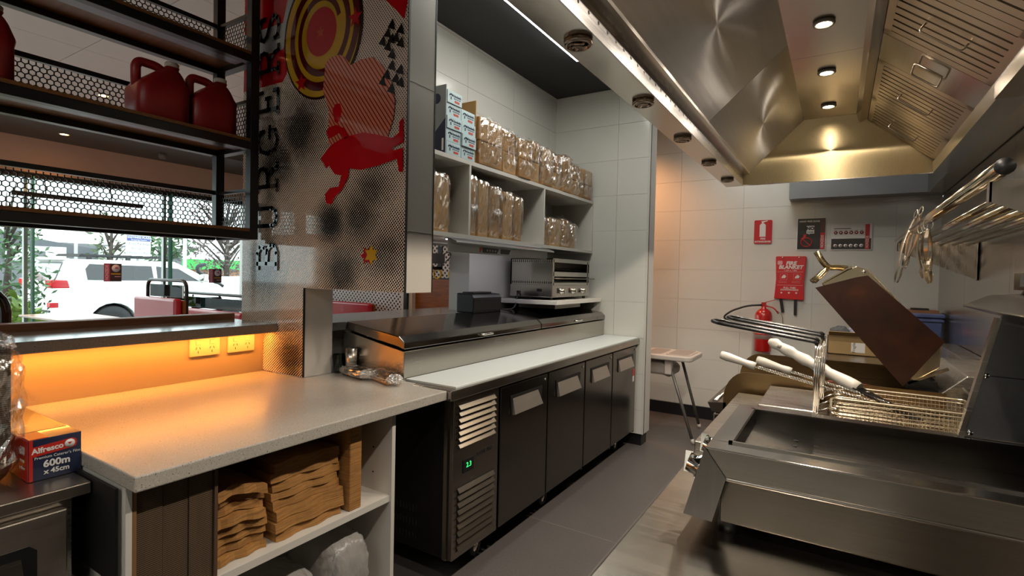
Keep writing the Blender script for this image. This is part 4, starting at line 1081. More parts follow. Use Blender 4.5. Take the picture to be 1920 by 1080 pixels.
for y, m_ in ((b0 + .085, BLACKP), (b0 + .285, CRED)): MB().lathe([(0, 0), (.006, 0), (.006, .003), (0, .003)], (a1 + .002, y, 1.308), 10, Matrix.Rotation(math.pi / 2, 3, 'Y')).build('pilot_lamp', m_, cbx)
slots = MB()
for i in range(19):
    x = a0 + .018 + i * .0185
    slots.box(x, x + .006, b0 - .0008, b0 + .0005, 1.505, 1.52); slots.box(x, x + .006, b0 - .0008, b0 + .0005, 1.345, 1.36)
q = slots.build('vent_slots', DKGAP, sa); q['kind'] = 'stuff'
MB().box(a0 + .24, a0 + .28, b0 - .0085, b0 - .006, 1.285, 1.305).build('printed_logo', BLACKP, cbx)
MB().box(a0 + .07, a0 + .09, b0 - .02, b0 - .006, 1.26, 1.285).build('plug', BLACKP, cbx)
tag(MB().tube(fillet([(-2.07, 3.40, 1.272), (-2.06, 3.37, 1.20), (-2.06, 3.33, 1.15), (-2.10, 3.25, 1.147), (-2.13, 3.18, 1.15)], .03, 4), .006, 6).build('toaster_flex', BLACKP), 'black power cord drooping from the toaster to the ledge', 'cord')
# printer box on the ledge
t = thing('receipt_printer', 'black docket printer on the ledge by the white pier', 'printer', (-2.12, 2.98, 1.1425))
MB().prism([(-2.19, 1.1435), (-2.05, 1.1435), (-2.045, 1.16), (-2.045, 1.245), (-2.06, 1.268), (-2.19, 1.275)], 'y', 2.80, 3.14).build('case', BLACKP, t, bevel=.008)
MB().box(-2.17, -2.08, 2.84, 3.06, 1.27, 1.282).build('lid', BLACKP, t, bevel=.003)
MB().box(-2.046, -2.0435, 2.82, 3.12, 1.225, 1.228).build('paper_slot', DKGAP, t)
# tablet arm / roller blind style bar across the pass
t = thing('pass_heat_bar', 'grey roller housing hung across the pass opening', 'heat lamp', (-2.45, 2.4, 1.50))
MB().box(-2.50, -2.42, 1.73, 2.955, 1.475, 1.545).build('housing', mat('bar_grey', '#55524e', .4), t, bevel=.006)
MB().tube([(-2.46, 1.74, 1.44), (-2.46, 2.95, 1.44)], .012, 8).build('rod', BLACKM, t)
MB().tube(fillet([(-2.41, 2.93, 1.545), (-2.39, 2.96, 1.56), (-2.39, 2.99, 1.53), (-2.41, 2.95, 1.49)], .02, 4), .004, 6).build('cable', BLACKP, t)
for y in (1.74, 2.94): MB().box(-2.48, -2.44, y, y + .012, 1.43, 1.60).build('end_bracket', BLACKM, t)
# ------------------------------------------------------------------ far wall: signs, extinguisher, blanket, high chair
YB = 5.482
SR = mat('sign_red', '#b5161b', .3, var=0); SW = mat('sign_white', '#d9d7d2', .35, var=0); SB = mat('sign_black', '#151213', .3, var=0)
FX_, FU = (1, 0, 0), (0, 0, 1)
t = thing('extinguisher_sign', 'red FIRE EXTINGUISHER sign on the white tiled wall', 'sign', (-.62, YB, 1.75))
def rrect(x0, x1, z0, z1, r, n=4):
    P = []
    for cx, cz, a0 in ((x1 - r, z1 - r, 0), (x0 + r, z1 - r, 90), (x0 + r, z0 + r, 180), (x1 - r, z0 + r, 270)):
        for i in range(n + 1):
            a = math.radians(a0 + 90 * i / n); P.append((cx + r * math.cos(a), cz + r * math.sin(a)))
    return P
MB().prism(rrect(-.700, -.545, 1.753, 1.978, .012), 'y', YB - .004, YB).build('plate', SR, t)
MB().prism([(-.652, 1.82), (-.600, 1.82), (-.600, 1.93), (-.612, 1.945), (-.640, 1.945), (-.652, 1.93)], 'y', YB - .005, YB - .004).build('pictogram', SW, t)
MB().prism([(-.632, 1.945), (-.620, 1.945), (-.620, 1.955), (-.585, 1.968), (-.585, 1.974), (-.640, 1.966)], 'y', YB - .005, YB - .004).build('pictogram_valve', SW, t)
text('FIRE', .024, (-.6225, YB - .0048, 1.800), FX_, FU, SW, t, bold=.0008)
text('EXTINGUISHER', .0205, (-.6225, YB - .0048, 1.773), FX_, FU, SW, t, bold=.0008)

t = thing('phone_ban_sign', 'black HAND FREE ZONE poster with a red ban circle', 'poster', (-.22, YB, 1.70))
MB().box(-.340, -.108, YB - .002, YB, 1.690, 1.985).build('white_border', SW, t)
MB().box(-.333, -.115, YB - .003, YB - .002, 1.698, 1.978).build('black_sheet', SB, t)
MB().box(-.153, -.118, YB - .0035, YB - .003, 1.699, 1.85).build('red_strip', SR, t)
for i in range(7): MB().prism([(-.153, 1.858 + i * .016), (-.118, 1.868 + i * .016), (-.118, 1.875 + i * .016), (-.153, 1.865 + i * .016)], 'y', YB - .0035, YB - .003).build('red_hatch', mat('sign_dark_red', '#6d1015', .3, var=0), t)
text('HAND FREE ZONE', .0195, (-.240, YB - .0036, 1.951), FX_, FU, SW, t, bold=.001)
MB().prism([(-.262, 1.84), (-.246, 1.84), (-.240, 1.830), (-.234, 1.84), (-.200, 1.84), (-.200, 1.912), (-.262, 1.912)], 'y', YB - .0036, YB - .003).build('speech_bubble', SW, t)
text('NO', .040, (-.231, YB - .0040, 1.886), FX_, FU, SB, t, bold=.0018)
text('PHONES', .0125, (-.231, YB - .0040, 1.853), FX_, FU, SB, t, bold=.0005)
MB().tube([(-.260 + .044 * math.cos(a), YB - .0035, 1.762 + .040 * math.sin(a)) for a in [2 * math.pi * i / 28 for i in range(28)]], .005, 6, closed=True).build('ban_ring', SR, t)
MB().obox((-.290, YB - .0035, 1.790), (-.230, YB - .0035, 1.734), .008, .001, up=(0, 1, 0)).build('ban_bar', SR, t)
MB().prism([(-.31, 1.80), (-.29, 1.805), (-.285, 1.83), (-.268, 1.838), (-.262, 1.82), (-.275, 1.80), (-.28, 1.788)], 'y', YB - .0036, YB - .003).build('red_figure', SR, t)
text('NONZEDIS', .030, (-.1355, YB - .0040, 1.770), (0, 0, 1), (-1, 0, 0), mat('sign_pink', '#d8a9a2', .3, var=0), t, bold=.0012, sx=.75)

t = thing('hygiene_poster', 'white and black hygiene chart with two rows of round symbols', 'poster', (.08, YB, 1.70))
MB().box(-.070, .236, YB - .002, YB, 1.690, 1.918).build('white_sheet', SW, t)
MB().box(-.066, .228, YB - .003, YB - .002, 1.697, 1.79).build('black_band', SB, t)
MB().box(.184, .216, YB - .0035, YB - .002, 1.697, 1.913).build('red_strip', SR, t)
text('NONZEDIS', .030, (.200, YB - .0040, 1.760), (0, 0, 1), (-1, 0, 0), MATS['sign_pink'], t, bold=.0012, sx=.7)
MB().box(-.048, .08, YB - .0028, YB - .002, 1.876, 1.882).build('heading_line', SB, t)
SDR = mat('symbol_red', '#7d2527', .3, var=0)
for i in range(6):
    for (zc, m1, m2) in ((1.843, SDR, SW), (1.728, SW, SDR)):
        xc = -.034 + i * .0385
        ds = MB().lathe([(0, 0), (.0148, 0), (.0148, .001), (0, .001)], (xc, YB - .0028, zc), 18, Matrix.Rotation(math.pi / 2, 3, 'X')).build('symbol', m1, t)
        MB().prism([(xc - .006, zc - .004), (xc + .006, zc - .005 + .002 * (i % 3)), (xc + .003 - .002 * (i % 2), zc + .006), (xc - .005, zc + .003)], 'y', YB - .0042, YB - .0038).build('symbol_mark', m2, ds)
    MB().box(xc - .012, xc + .012, YB - .0028, YB - .002, 1.8625, 1.8655).build('caption_line', mat('caption_grey', '#77716f', .4), t)

t = thing('fire_blanket', 'red FIRE BLANKET pouch with two black pull tabs', 'fire blanket', (-.37, YB, 1.1))
MB().prism([(-.503, 1.628), (-.492, 1.634), (-.262, 1.634), (-.252, 1.628), (-.257, 1.52), (-.266, 1.40), (-.262, 1.238), (-.270, 1.232), (-.508, 1.240), (-.503, 1.30), (-.495, 1.42)], 'y', YB - .035, YB - .002).build('pouch', mat('vinyl_red', '#c4161c', .3, var=.08, coat=.3), t, bevel=.010, seg=3)
yq = YB - .0352
text('FIRE', .046, (-.375, yq, 1.568), FX_, FU, SW, t, bold=.002, shear=.2)
text('BLANKET', .046, (-.378, yq, 1.532), FX_, FU, SW, t, bold=.002, shear=.2)
text('1.2m x 1.8m', .021, (-.378, yq, 1.503), FX_, FU, SW, t)
MB().prism(rrect(-.487, -.445, 1.555, 1.592, .01), 'y', yq - .0006, yq).build('crest', mat('print_pink_line', '#d9a0a0', .4), t)
for z in (1.488, 1.365): MB().box(-.485, -.275, yq - .0005, yq, z, z + .003).build('rule_line', MATS['print_pink_line'], t)
for xc in (-.432, -.322):
    MB().box(xc - .030, xc + .030, yq - .0006, yq, 1.418, 1.472).build('panel_outline', MATS['print_pink_line'], t)
    MB().box(xc - .0285, xc + .0285, yq - .0011, yq - .0005, 1.4195, 1.4705).build('panel_fill', MATS['vinyl_red'], t)
    MB().prism([(xc - .02, 1.43), (xc + .012, 1.432), (xc + .02, 1.45), (xc + .004, 1.464), (xc - .012, 1.452)], 'y', yq - .0016, yq - .0010).build('pictogram', SW, t)
for i in range(4): MB().box(-.475 + .11 * (i % 2), -.405 + .11 * (i % 2), yq - .0005, yq, 1.402 - .012 * (i // 2), 1.404 - .012 * (i // 2)).build('text_line', MATS['print_pink_line'], t)
text('PULL TABS', .021, (-.382, yq, 1.342), FX_, FU, SW, t, bold=.0006)
text('DOWNWARDS', .021, (-.382, yq, 1.323), FX_, FU, SW, t, bold=.0006)
for i, xc in enumerate((-.447, -.385, -.325)): MB().prism([(xc - .008, 1.302), (xc + .008, 1.302), (xc + .008, 1.295), (xc, 1.286), (xc - .008, 1.295)], 'y', yq - .0008, yq).build('arrow', SW, t)
for xc in (-.445, -.310): MB().lathe([(0, 0), (.007, 0), (.007, .004), (0, .004)], (xc, yq - .002, 1.622), 10, Matrix.Rotation(math.pi / 2, 3, 'X')).build('eyelet', CHROME, t)
for xa, xb in ((-.452, -.430), (-.330, -.328)):
    b = MB()
    P = [(xa, YB - .02, 1.245), (xb, YB - .02, 1.11 if xa < -.4 else 1.09)]
    b.obox(P[0], P[1], .026, .004, up=(0, 1, 0)); b.build('pull_tab', BLACKP, t)

ex = thing('fire_extinguisher', 'red fire extinguisher with black hose on the tiled wall', 'extinguisher', (-.585, 5.40, .74))
EXR = mat('extinguisher_red', '#b01a17', .25, var=.04, coat=.5)
MB().lathe([(.0, 0), (.070, 0), (.075, .01), (.075, .335), (.068, .365), (.045, .392), (.020, .405), (.020, .425)], (-.585, 5.40, .74), 28).build('cylinder', EXR, ex)
MB().lathe([(.0758, 0), (.0758, .17)], (-.585, 5.40, .86), 28).build('instruction_label', mat('label_pale', '#c9a9a2', .4), ex)
for z in (.90, .93, .96): MB().lathe([(.0762, 0), (.0762, .012)], (-.585, 5.40, z), 28).build('label_band', SR, ex)
MB().box(-.605, -.565, 5.385, 5.415, 1.155, 1.20).build('valve', EXR, ex)
MB().obox((-.59, 5.40, 1.195), (-.49, 5.40, 1.228), .018, .006).build('lever', EXR, ex)
MB().tube(fillet([(-.58, 5.40, 1.17), (-.50, 5.40, 1.155), (-.46, 5.40, 1.10)], .03, 4), .007, 6).build('handle', EXR, ex)
MB().tube(fillet([(-.600, 5.39, 1.175), (-.72, 5.37, 1.165), (-.86, 5.35, 1.11), (-.94, 5.34, 1.04), (-.80, 5.36, .98), (-.66, 5.38, .93)], .06, 5), .009, 8).build('hose', BLACKP, ex)
MB().tube(fillet([(-.50, 5.40, 1.15), (-.43, 5.41, 1.09), (-.42, 5.42, .99)], .03, 4), .002, 5).build('pull_wire', BLACKP, ex)
MB().box(-.66, -.51, 5.455, 5.482, .86, .88).build('wall_bracket', ST_H, ex)

hc = thing('high_chair', 'white high chair with tray and grey legs in the passage', 'high chair', (-1.45, 4.85, 0))
HCW = mat('high_chair_white', '#c4bcb4', .4, var=.03); HCG = mat('high_chair_grey', '#6b6763', .4, .3); HCS = mat('high_chair_seat', '#9a938d', .5)
tr = MB().prism(rrect(-1.52, -1.035, 4.56, 5.02, .06), 'z', .690, .735).build('tray', HCW, hc, bevel=.012, seg=3)
MB().prism(rrect(-1.27, -1.065, 4.59, 4.99, .05), 'z', .7352, .742).build('tray_rim', HCW, tr)
MB().prism(rrect(-1.255, -1.08, 4.605, 4.975, .05), 'z', .7415, .7428).build('tray_well', HCS, tr)
MB().prism(rrect(-1.46, -1.31, 4.605, 4.975, .04), 'z', .7352, .7362).build('cup_well', HCS, tr)
MB().prism([(-1.75, .66), (-1.30, .66), (-1.22, .60), (-1.23, .53), (-1.30, .55), (-1.75, .55)], 'y', 4.62, 4.96).build('seat', HCS, hc, bevel=.02)
MB().box(-1.75, -1.70, 4.62, 4.96, .60, .98).build('backrest', HCW, hc, bevel=.015)
for (tx, ty, bx_, by_) in ((-1.245, 4.64, -1.015, 4.575), (-1.21, 4.94, -1.075, 5.10), (-1.66, 4.64, -1.86, 4.575), (-1.66, 4.94, -1.86, 5.06)):
    lg = MB().tube([(tx, ty, .665), (bx_, by_, .035)], .013, 10).build('leg', HCG, hc)
    MB().tube([(bx_ - (tx - bx_) * .055, by_ - (ty - by_) * .055, .001), (bx_, by_, .04)], .015, 10).build('foot_cap', HCW, lg)
MB().box(-1.275, -1.215, 4.60, 4.66, .56, .69).build('tray_bracket', HCW, hc, bevel=.008)

# ------------------------------------------------------------------ cooking line (right)
# stainless bench
bn = thing('steel_bench', 'stainless steel bench under the chip dump at the lower right', 'bench', (.15, .8, 0))
BST = steel('bench_steel', col='#a8a196', rough=.24, stretch=(3, 150, 150), amt=.1, bump=.04, aniso=.6, axis='Z', turn=.25)
MB().box(-.372, .69, -.9, 1.63, .80, .85).build('worktop', BST, bn, bevel=.004)
MB().box(-.34, .69, -.88, 1.60, .22, .25).build('undershelf', ST_X, bn)
for x, y in ((-.32, -.85), (-.32, 1.56), (.64, -.85), (.64, 1.56)): MB().box(x - .02, x + .02, y - .02, y + .02, 0, .80).build('leg', ST_H, bn)

cd = thing('chip_dump', 'stainless chip warmer station with sloped basin and heat gantry', 'chip warmer', (.2, 1.37, .85))
CST = steel('chip_steel', col='#99948e', rough=.15, stretch=(3, 200, 200), amt=.08, bump=.05)
CSTD = steel('chip_inner_steel', col='#6a655f', rough=.2, stretch=(3, 200, 200), amt=.08)
xL, xR, yN, yF, zT = -.226, .66, 1.14, 1.60, 1.05
# rim frame: four top strips around the basin
for nm, (x0, x1, y0, y1) in dict(back=(xL, xR, 1.543, yF), left=(xL, -.180, 1.206, 1.543), right=(.60, xR, 1.206, 1.543)).items():
    MB().box(x0, x1, y0, y1, zT - .004, zT).build('rim_strip', CST, cd)
MB().prism([(yN, .993), (yN, zT), (1.206, zT), (1.206, zT - .005), (yN + .006, zT - .005), (yN + .006, .993)], 'x', xL, xR).build('front_rim', CST, cd, bevel=.0035, seg=3)
MB().box(xL + .04, xR, yN + .001, yN + .06, .986, .9935).build('apron_return', CST, cd, bevel=.0025)
MB().box(xL, xR, yF - .004, yF, .90, zT - .001).build('rear_apron', CST, cd)
MB().box(-.205, xR, 1.20, 1.58, .875, .992).build('lower_tub', steel('tub_steel', col='#726b63', rough=.2, stretch=(3, 200, 200), amt=.06), cd, bevel=.004)
# raised inner lip and sloped basin
b = MB(); zl, zr = 1.012, .90
for (x0, x1, y0, y1) in ((-.190, .60, 1.198, 1.206), (-.190, .60, 1.543, 1.551), (-.190, -.182, 1.198, 1.551)): b.box(x0, x1, y0, y1, zT, zT + .004)
b.build('basin_lip', CST, cd)
b = MB().add([(-.178, 1.207, zl), (.60, 1.207, zr), (.60, 1.542, zr), (-.178, 1.542, zl), (-.180, 1.206, zT), (.60, 1.206, zT), (.60, 1.543, zT), (-.180, 1.543, zT)],
         [(0, 1, 2, 3), (4, 5, 1, 0), (6, 7, 3, 2), (7, 4, 0, 3), (5, 6, 2, 1)])
b.build('basin', CSTD, cd)
b = MB()
for i in range(15):
    for j in range(6):
        x = -.08 + i * .045; z = zl + (zr - zl) * (x + .178) / .778 + .0006
        b.add([(x + .008 * math.cos(a * math.pi / 4), 1.25 + j * .05 + .008 * math.sin(a * math.pi / 4), z) for a in range(8)], [tuple(range(8))])
q = b.build('drain_holes', MATS['hole_black'], cd); q['kind'] = 'stuff'
# slanted control end with two knobs
MB().prism([(xL, zT), (-.183, .993), (-.208, .897), (-.266, .900)], 'y', yN - .003, yN - .0005).build('end_plate', steel('end_plate_steel', col='#7d7a78', rough=.32, stretch=(150, 150, 3)), cd)
MB().prism([(xL, zT - .001), (xL + .006, zT - .004), (-.260, .900), (-.266, .900)], 'y', yN, yF).build('control_panel', CST, cd)
MB().prism([(xL, zT), (-.183, .993), (-.208, .897), (-.266, .900)], 'y', yF - .003, yF).build('end_plate', MATS['end_plate_steel'], cd)
ax = Vector((-.15, 0, .04)).normalized()
rq = Vector((0, 0, 1)).rotation_difference(ax).to_matrix()
for y in (1.235, 1.40):
    kb = MB().lathe([(.030, 0), (.030, .010), (.024, .016), (.022, .034), (.0, .036)], (-.247, y, .972), 24, rq).build('knob', CHROME, cd)
    c = Vector((-.247, y, .972)) + ax * .034
    d = Vector((0, .35, .94)) * .023
    MB().obox(c - d, c + d, .012, .016, up=ax).build('grip', CHROME, kb)
for x, y in ((-.19, 1.23), (-.19, 1.55), (.60, 1.23), (.60, 1.55)): MB().lathe([(.022, 0), (.022, .026)], (x, y, .8505), 14).build('foot', BLACKP, cd)
# gantry: side panels, leading strips and heated hood
GPN = steel('gantry_panel', col='#77787b', rough=.42, stretch=(120, 120, 120), amt=.1, bump=.02)
for yp, dx in ((yF - .020, 0.), (yN - .016, .10)):
    MB().prism([(.255 + dx, zT + .002), (.66, zT + .002), (.66, 1.44), (.38 + dx, 1.44), (.312 + dx, 1.325)], 'y', yp, yp + .014).build('side_panel', GPN, cd)
    MB().obox((.252 + dx, yp + .006, zT), (.309 + dx, yp + .006, 1.328), .010, .022, up=(0, 1, 0)).build('leading_strip', CHROME if False else ST_H, cd)
yp = yF - .0205
MB().obox((.285, yp, 1.196), (.66, yp, 1.190), .002, .004, up=(0, 1, 0)).build('panel_seam', BLACKP, cd)
for x, z in ((.268, 1.061), (.292, 1.196)): MB().lathe([(0, 0), (.006, 0), (.006, .003), (0, .003)], (x, yp, z), 12, Matrix.Rotation(math.pi / 2, 3, 'X')).build('screw', CHROME, cd)
hz = MB().prism([(.252, 1.351), (.30, 1.378), (.44, 1.392), (.66, 1.392), (.66, 1.335), (.36, 1.328), (.305, 1.335)], 'y', yN - .02, yF + .04).build('heat_hood', CST, cd, bevel=.004)
MB().box(.33, .60, yN + .02, yF, 1.330, 1.3345).build('heater_recess', DKGAP, hz)
for i in range(7): MB().tube([(.325 + i * .022, yN - .01, 1.318), (.325 + i * .022, yF + .02, 1.318)], .0035, 6).build('guard_bar', CHROME, hz)
MB().box(.34, .66, yN + .1, yF + .02, 1.392, 1.43).build('top_box', CST, hz)
MB().box(.335, .341, yN + .14, yF - .05, 1.40, 1.425).build('top_vent', DKGAP, hz)

# fryer with two baskets
fr = thing('deep_fryer', 'stainless deep fryer behind the chip warmer', 'fryer', (.15, 2.1, 0))
MB().box(-.35, .66, 1.66, 2.48, .10, .86).build('body', ST_H, fr)
MB().box(-.36, -.02, 1.655, 2.485, .862, .905).build('front_deck', ST_X, fr, bevel=.003)
MB().box(.42, .66, 1.655, 2.485, .862, 1.0).build('rear_deck', ST_X, fr, bevel=.003)
for y in (1.66, 1.86, 2.455): MB().box(-.02, .42, y, y + .03, .85, .905).build('tank_rail', ST_X, fr)
MB().box(-.02, .42, 1.89, 2.455, .861, .868).build('oil_tank', mat('frying_oil', '#3a2208', .08), fr)
MB().box(-.02, .42, 1.69, 1.86, .861, .868).build('oil_tank', MATS['frying_oil'], fr)
for x, y in ((-.3, 1.72), (.6, 1.72), (-.3, 2.42), (.6, 2.42)): MB().lathe([(.02, 0), (.02, .10)], (x, y, 0), 12).build('leg', ST_H, fr)
MB().tube([(.395, 1.68, 1.025), (.395, 2.46, 1.025)], .006, 8).build('basket_hanger', CHROME, fr)
tag(MB().prism([(-.236, .906), (-.05, .906), (-.05, .95), (-.236, .95)], 'y', 2.095, 2.50).build('fryer_cover', ST_X, bevel=.003), 'flat stainless cover lying on the fryer deck', 'cover')
NIC = mat('basket_wire', '#d6cab0', .25, 1., var=.08); BWR = mat('black_coated_handle', '#0c0c0d', .28)
def basket(y0, y1, label, dx=0.):
    t = thing('fry_basket', label, 'fry basket', (.18, (y0 + y1) / 2, .87), 'fry baskets')
    x0, x1, z1, z0 = -.008 + dx, .372 + dx, 1.003, .874
    rim = MB().tube(fillet([(x0, y0, z1), (x1, y0, z1), (x1, y1, z1), (x0, y1, z1), (x0, y0, z1), (x1, y0, z1)], .02, 4)[1:-1], .0042, 8); rim.build('rim', NIC, t)
    MB().tube(fillet([(x0, y0, z1 - .012), (x1, y0, z1 - .012), (x1, y1, z1 - .012), (x0, y1, z1 - .012), (x0, y0, z1 - .012), (x1, y0, z1 - .012)], .02, 4)[1:-1], .003, 6).build('second_rim', NIC, t)
    b = MB(); n = 34; ins = .012
    for i in range(n + 1):
        x = x0 + (x1 - x0) * i / n
        b.tube([(x, y0, z1), (x, y0 + ins, z0), (x, y1 - ins, z0), (x, y1, z1)], .0011, 4, smooth=False)
    m_ = 15
    for i in range(m_ + 1):
        y = y0 + (y1 - y0) * i / m_
        b.tube([(x0, y, z1), (x0 + ins, y, z0), (x1 - ins, y, z0), (x1, y, z1)], .0011, 4, smooth=False)
    for j in range(10):
        z = z0 + (z1 - z0) * j / 10; e = ins * (1 - j / 10)
        b.tube([(x0 + e, y0 + e, z), (x1 - e, y0 + e, z), (x1 - e, y1 - e, z), (x0 + e, y1 - e, z)], .0011, 4, closed=True, smooth=False)
    q = b.build('wire_mesh', NIC, t); q['kind'] = 'stuff'
    yc = (y0 + y1) / 2; w_ = .058
    for s_ in (-1, 1):
        for d in (0, .006, .012):
            MB().tube([(x0 - .036 - d, yc + s_ * w_, .975), (x0 - .036 - d, yc + s_ * w_, 1.20 + d * .3)], .0027, 6).build('upright_wire', CHROME, t)
        MB().tube(fillet([(x0 - .002, yc + s_ * w_, z1 - .004), (x0 - .03, yc + s_ * w_, .985), (x0 - .042, yc + s_ * w_, .975)], .01, 3), .003, 6).build('mount_wire', CHROME, t)
        b = MB()
        for i in range(4): b.tube([(x0 - .036, yc + s_ * w_, .99 + i * .018), (x0 - .01, yc + s_ * w_ * .9, 1.0 + i * .018)], .002, 5)
    P = [(x0 - .042, yc - w_, 1.198), (x0 - .05, yc - w_, 1.206), (x0 - .345, yc - w_, 1.247), (x0 - .375, yc - w_ * .6, 1.252), (x0 - .375, yc + w_ * .6, 1.252), (x0 - .345, yc + w_, 1.247), (x0 - .05, yc + w_, 1.206), (x0 - .042, yc + w_, 1.198)]
    MB().tube(fillet(P, .02, 4), .0062, 8).build('handle', BWR, t)
    return t
basket(1.925, 2.10, 'wire fry basket nearer the camera with a black handle')
basket(2.175, 2.355, 'wire fry basket behind the first, by the grill guard', .01)
# tools laid over the fryer
TW = mat('tool_white', '#dad3c6', .4, var=.03)
def twist(p, q, r=.0035, pitch=.018):
    p, q = Vector(p), Vector(q); d = q - p; L = d.length; d.normalize(); a = d.cross(Vector((0, 0, 1))).normalized(); b_ = d.cross(a); n = int(L / pitch * 8)
    return [[p + d * (L * i / n) + (a * math.cos(i * math.pi / 4 + ph) + b_ * math.sin(i * math.pi / 4 + ph)) * r for i in range(n + 1)] for ph in (0, math.pi)]
for n, (a, c, e) in enumerate((((-.378, 2.14, 1.112), (-.253, 2.14, 1.080), (.10, 2.15, 1.00)), ((-.262, 2.24, 1.092), (-.140, 2.235, 1.060), (.16, 2.20, .99)))):
    t = thing('wire_brush', ['white-handled twisted wire fryer tool, the longer outer one', 'white-handled twisted wire fryer tool lying further in'][n], 'fryer tool', (c[0], c[1], c[2] - .05), 'fryer tools')
    A_, C_ = Vector(a), Vector(c)
    MB().tube([A_.lerp(C_, s_) for s_ in (0, .04, .2, .45, .7, .9, 1)], .015, 12, r_list=[.013, .0155, .017, .0145, .012, .0145, .0135]).build('handle', TW, t)
    b = MB()
    for P in twist(c, e): b.tube(P, .0026, 5)
    b.build('twisted_shaft', CHROME, t)
t = thing('grill_scraper', 'white ribbed scraper with a dark steel blade across the baskets', 'scraper', (0, 2.3, 1.0))
A_, C_ = Vector((-.235, 2.42, 1.150)), Vector((.075, 2.24, 1.022))
b = MB(); rl = []
PP = [A_.lerp(C_, i / 16) for i in range(17)]
rl = [.012] + [.021 + .003 * math.sin(i * 2.1) for i in range(1, 12)] + [.020, .022, .024, .024, .022]
b.tube(PP, .02, 12, r_list=rl); b.build('handle', TW, t)
d = (C_ - A_).normalized(); hp_ = A_ + d * .045
MB().tube([hp_ + Vector((-.004, -.021, .004)), hp_ + Vector((.010, -.022, -.002))], .008, 10).build('hang_hole', HCS, t)
MB().obox(C_ - d * .01, C_ + d * .20, .05, .004).build('blade', mat('blade_dark', '#2c2a28', .3, .8), t)
MB().lathe([(0, 0), (.007, 0), (.007, .004), (0, .004)], tuple(C_ + d * .03 + Vector((0, 0, .003))), 12).build('rivet', CHROME, t)

# clamshell grill
gr = thing('clamshell_grill', 'clamshell grill with its brown sheeted top platen raised', 'grill', (.1, 2.9, 0))
GST = steel('guard_steel', col='#8d7450', rough=.3, stretch=(3, 3, 120))
MB().box(-.42, .66, 2.56, 3.14, .10, .84).build('body', ST_H, gr)
MB().box(-.36, .34, 2.58, 3.12, .84, .882).build('cook_plate', mat('griddle_iron', '#2a2320', .35, .7), gr)
def guard(y, zt, xl, xr):
    P = [(xl, .72)] + [(xl + .10 - .10 * math.cos(a), zt - .13 + .13 * math.sin(a)) for a in [math.pi / 2 * i / 7 for i in range(8)]] + [(xr, zt), (xr, .84), (xl + .1, .84)]
    MB().prism(P, 'y', y, y + .006).build('splash_guard', GST, gr)
guard(2.545, .988, -.432, .36); guard(3.145, 1.000, -.45, .45)
MB().prism([(.33, .84), (.66, .84), (.66, 1.06), (.42, 1.06), (.34, .98)], 'y', 2.56, 3.14).build('hinge_housing', ST_X, gr, bevel=.004)
MB().box(.24, .34, 2.60, 2.85, .985, 1.02).build('hinge_arm', BLACKM, gr)
MB().box(.335, .345, 2.70, 3.0, 1.0, 1.05).build('hinge_plate', ST_D, gr)
MB().tube([(-.47, 2.56, .83), (-.47, 3.12, .83)], .014, 10).build('grease_rail', ST_H, gr)
MB().prism([(-.50, .83), (-.42, .84), (-.42, .79), (-.48, .79)], 'y', 2.545, 3.14).build('grease_trough', ST_D, gr)
MB().tube(fillet([(-.43, 2.58, .775), (-.475, 2.58, .775), (-.475, 2.58, .695), (-.43, 2.58, .695)], .012, 4), .006, 8).build('drawer_handle', CHROME, gr)
# platen: stainless box following the raised angle, brown sheet clipped on its near face
PL = steel('platen_steel', col='#b7a98e', rough=.22, stretch=(60, 60, 60))
def PQ(L): return [(x, z) for x, z in L]
MB().prism(PQ([(-.062, 1.395), (.245, .995), (.345, 1.075), (.350, 1.165), (.105, 1.455), (.060, 1.470), (.030, 1.455)]), 'y', 2.606, 3.05).build('platen', PL, gr, bevel=.004)
BRN = NT('ptfe_sheet'); g = BRN.noise(BRN.pos(), 9, 4, .65)
BRN.link(BRN.ramp(g, [(.25, '#1f0d05'), (.6, '#351a0b'), (.85, '#4d2811')]), BRN.p.inputs['Base Color']); BRN.p.inputs['Roughness'].default_value = .28; BRN = BRN.m
MB().prism(PQ([(-.084, 1.376), (.232, .989), (.357, 1.180), (.102, 1.432), (.062, 1.424)]), 'y', 2.598, 2.604).build('release_sheet', BRN, gr)
MB().obox((.248, 2.61, 1.005), (.372, 2.61, 1.075), .02, .010).build('sheet_clip', PL, gr)
MB().lathe([(0, 0), (.007, 0), (.007, .01), (0, .01)], (.088, 2.604, 1.447), 10, Matrix.Rotation(math.pi / 2, 3, 'X')).build('clip_screw', CHROME, gr)
BRASS = mat('tarnished_tube', '#a08d6a', .25, 1., var=.1)
hj = (-.040, 2.70, 1.465)
hnd = MB(); hnd.tube(fillet([(.03, 2.74, 1.463), (-.012, 2.72, 1.468), hj, (-.062, 2.70, 1.49), (-.088, 2.70, 1.536)], .02, 5), .013, 10); hnd.build('handle', BRASS, gr)
MB().tube(fillet([hj, (-.062, 2.68, 1.443), (-.100, 2.66, 1.402)], .02, 4), .011, 10).build('handle_fork', BRASS, gr)
MB().tube(fillet([(-.045, 2.66, 1.455), (-.060, 2.65, 1.435), (-.088, 2.63, 1.400)], .02, 4), .008, 8).build('handle_fork', BRASS, gr)
MB().obox((-.052, 2.615, 1.402), (.045, 2.615, 1.470), .05, .006).build('top_clip', PL, gr)
tag(MB().prism([(-.03, 2.50), (.10, 2.515), (.12, 2.535), (-.02, 2.54)], 'z', .99, .994).build('release_sheet_scrap', mat('sheet_scrap', '#6b2e1a', .35)), 'small brown sheet scrap lying behind the baskets', 'sheet')

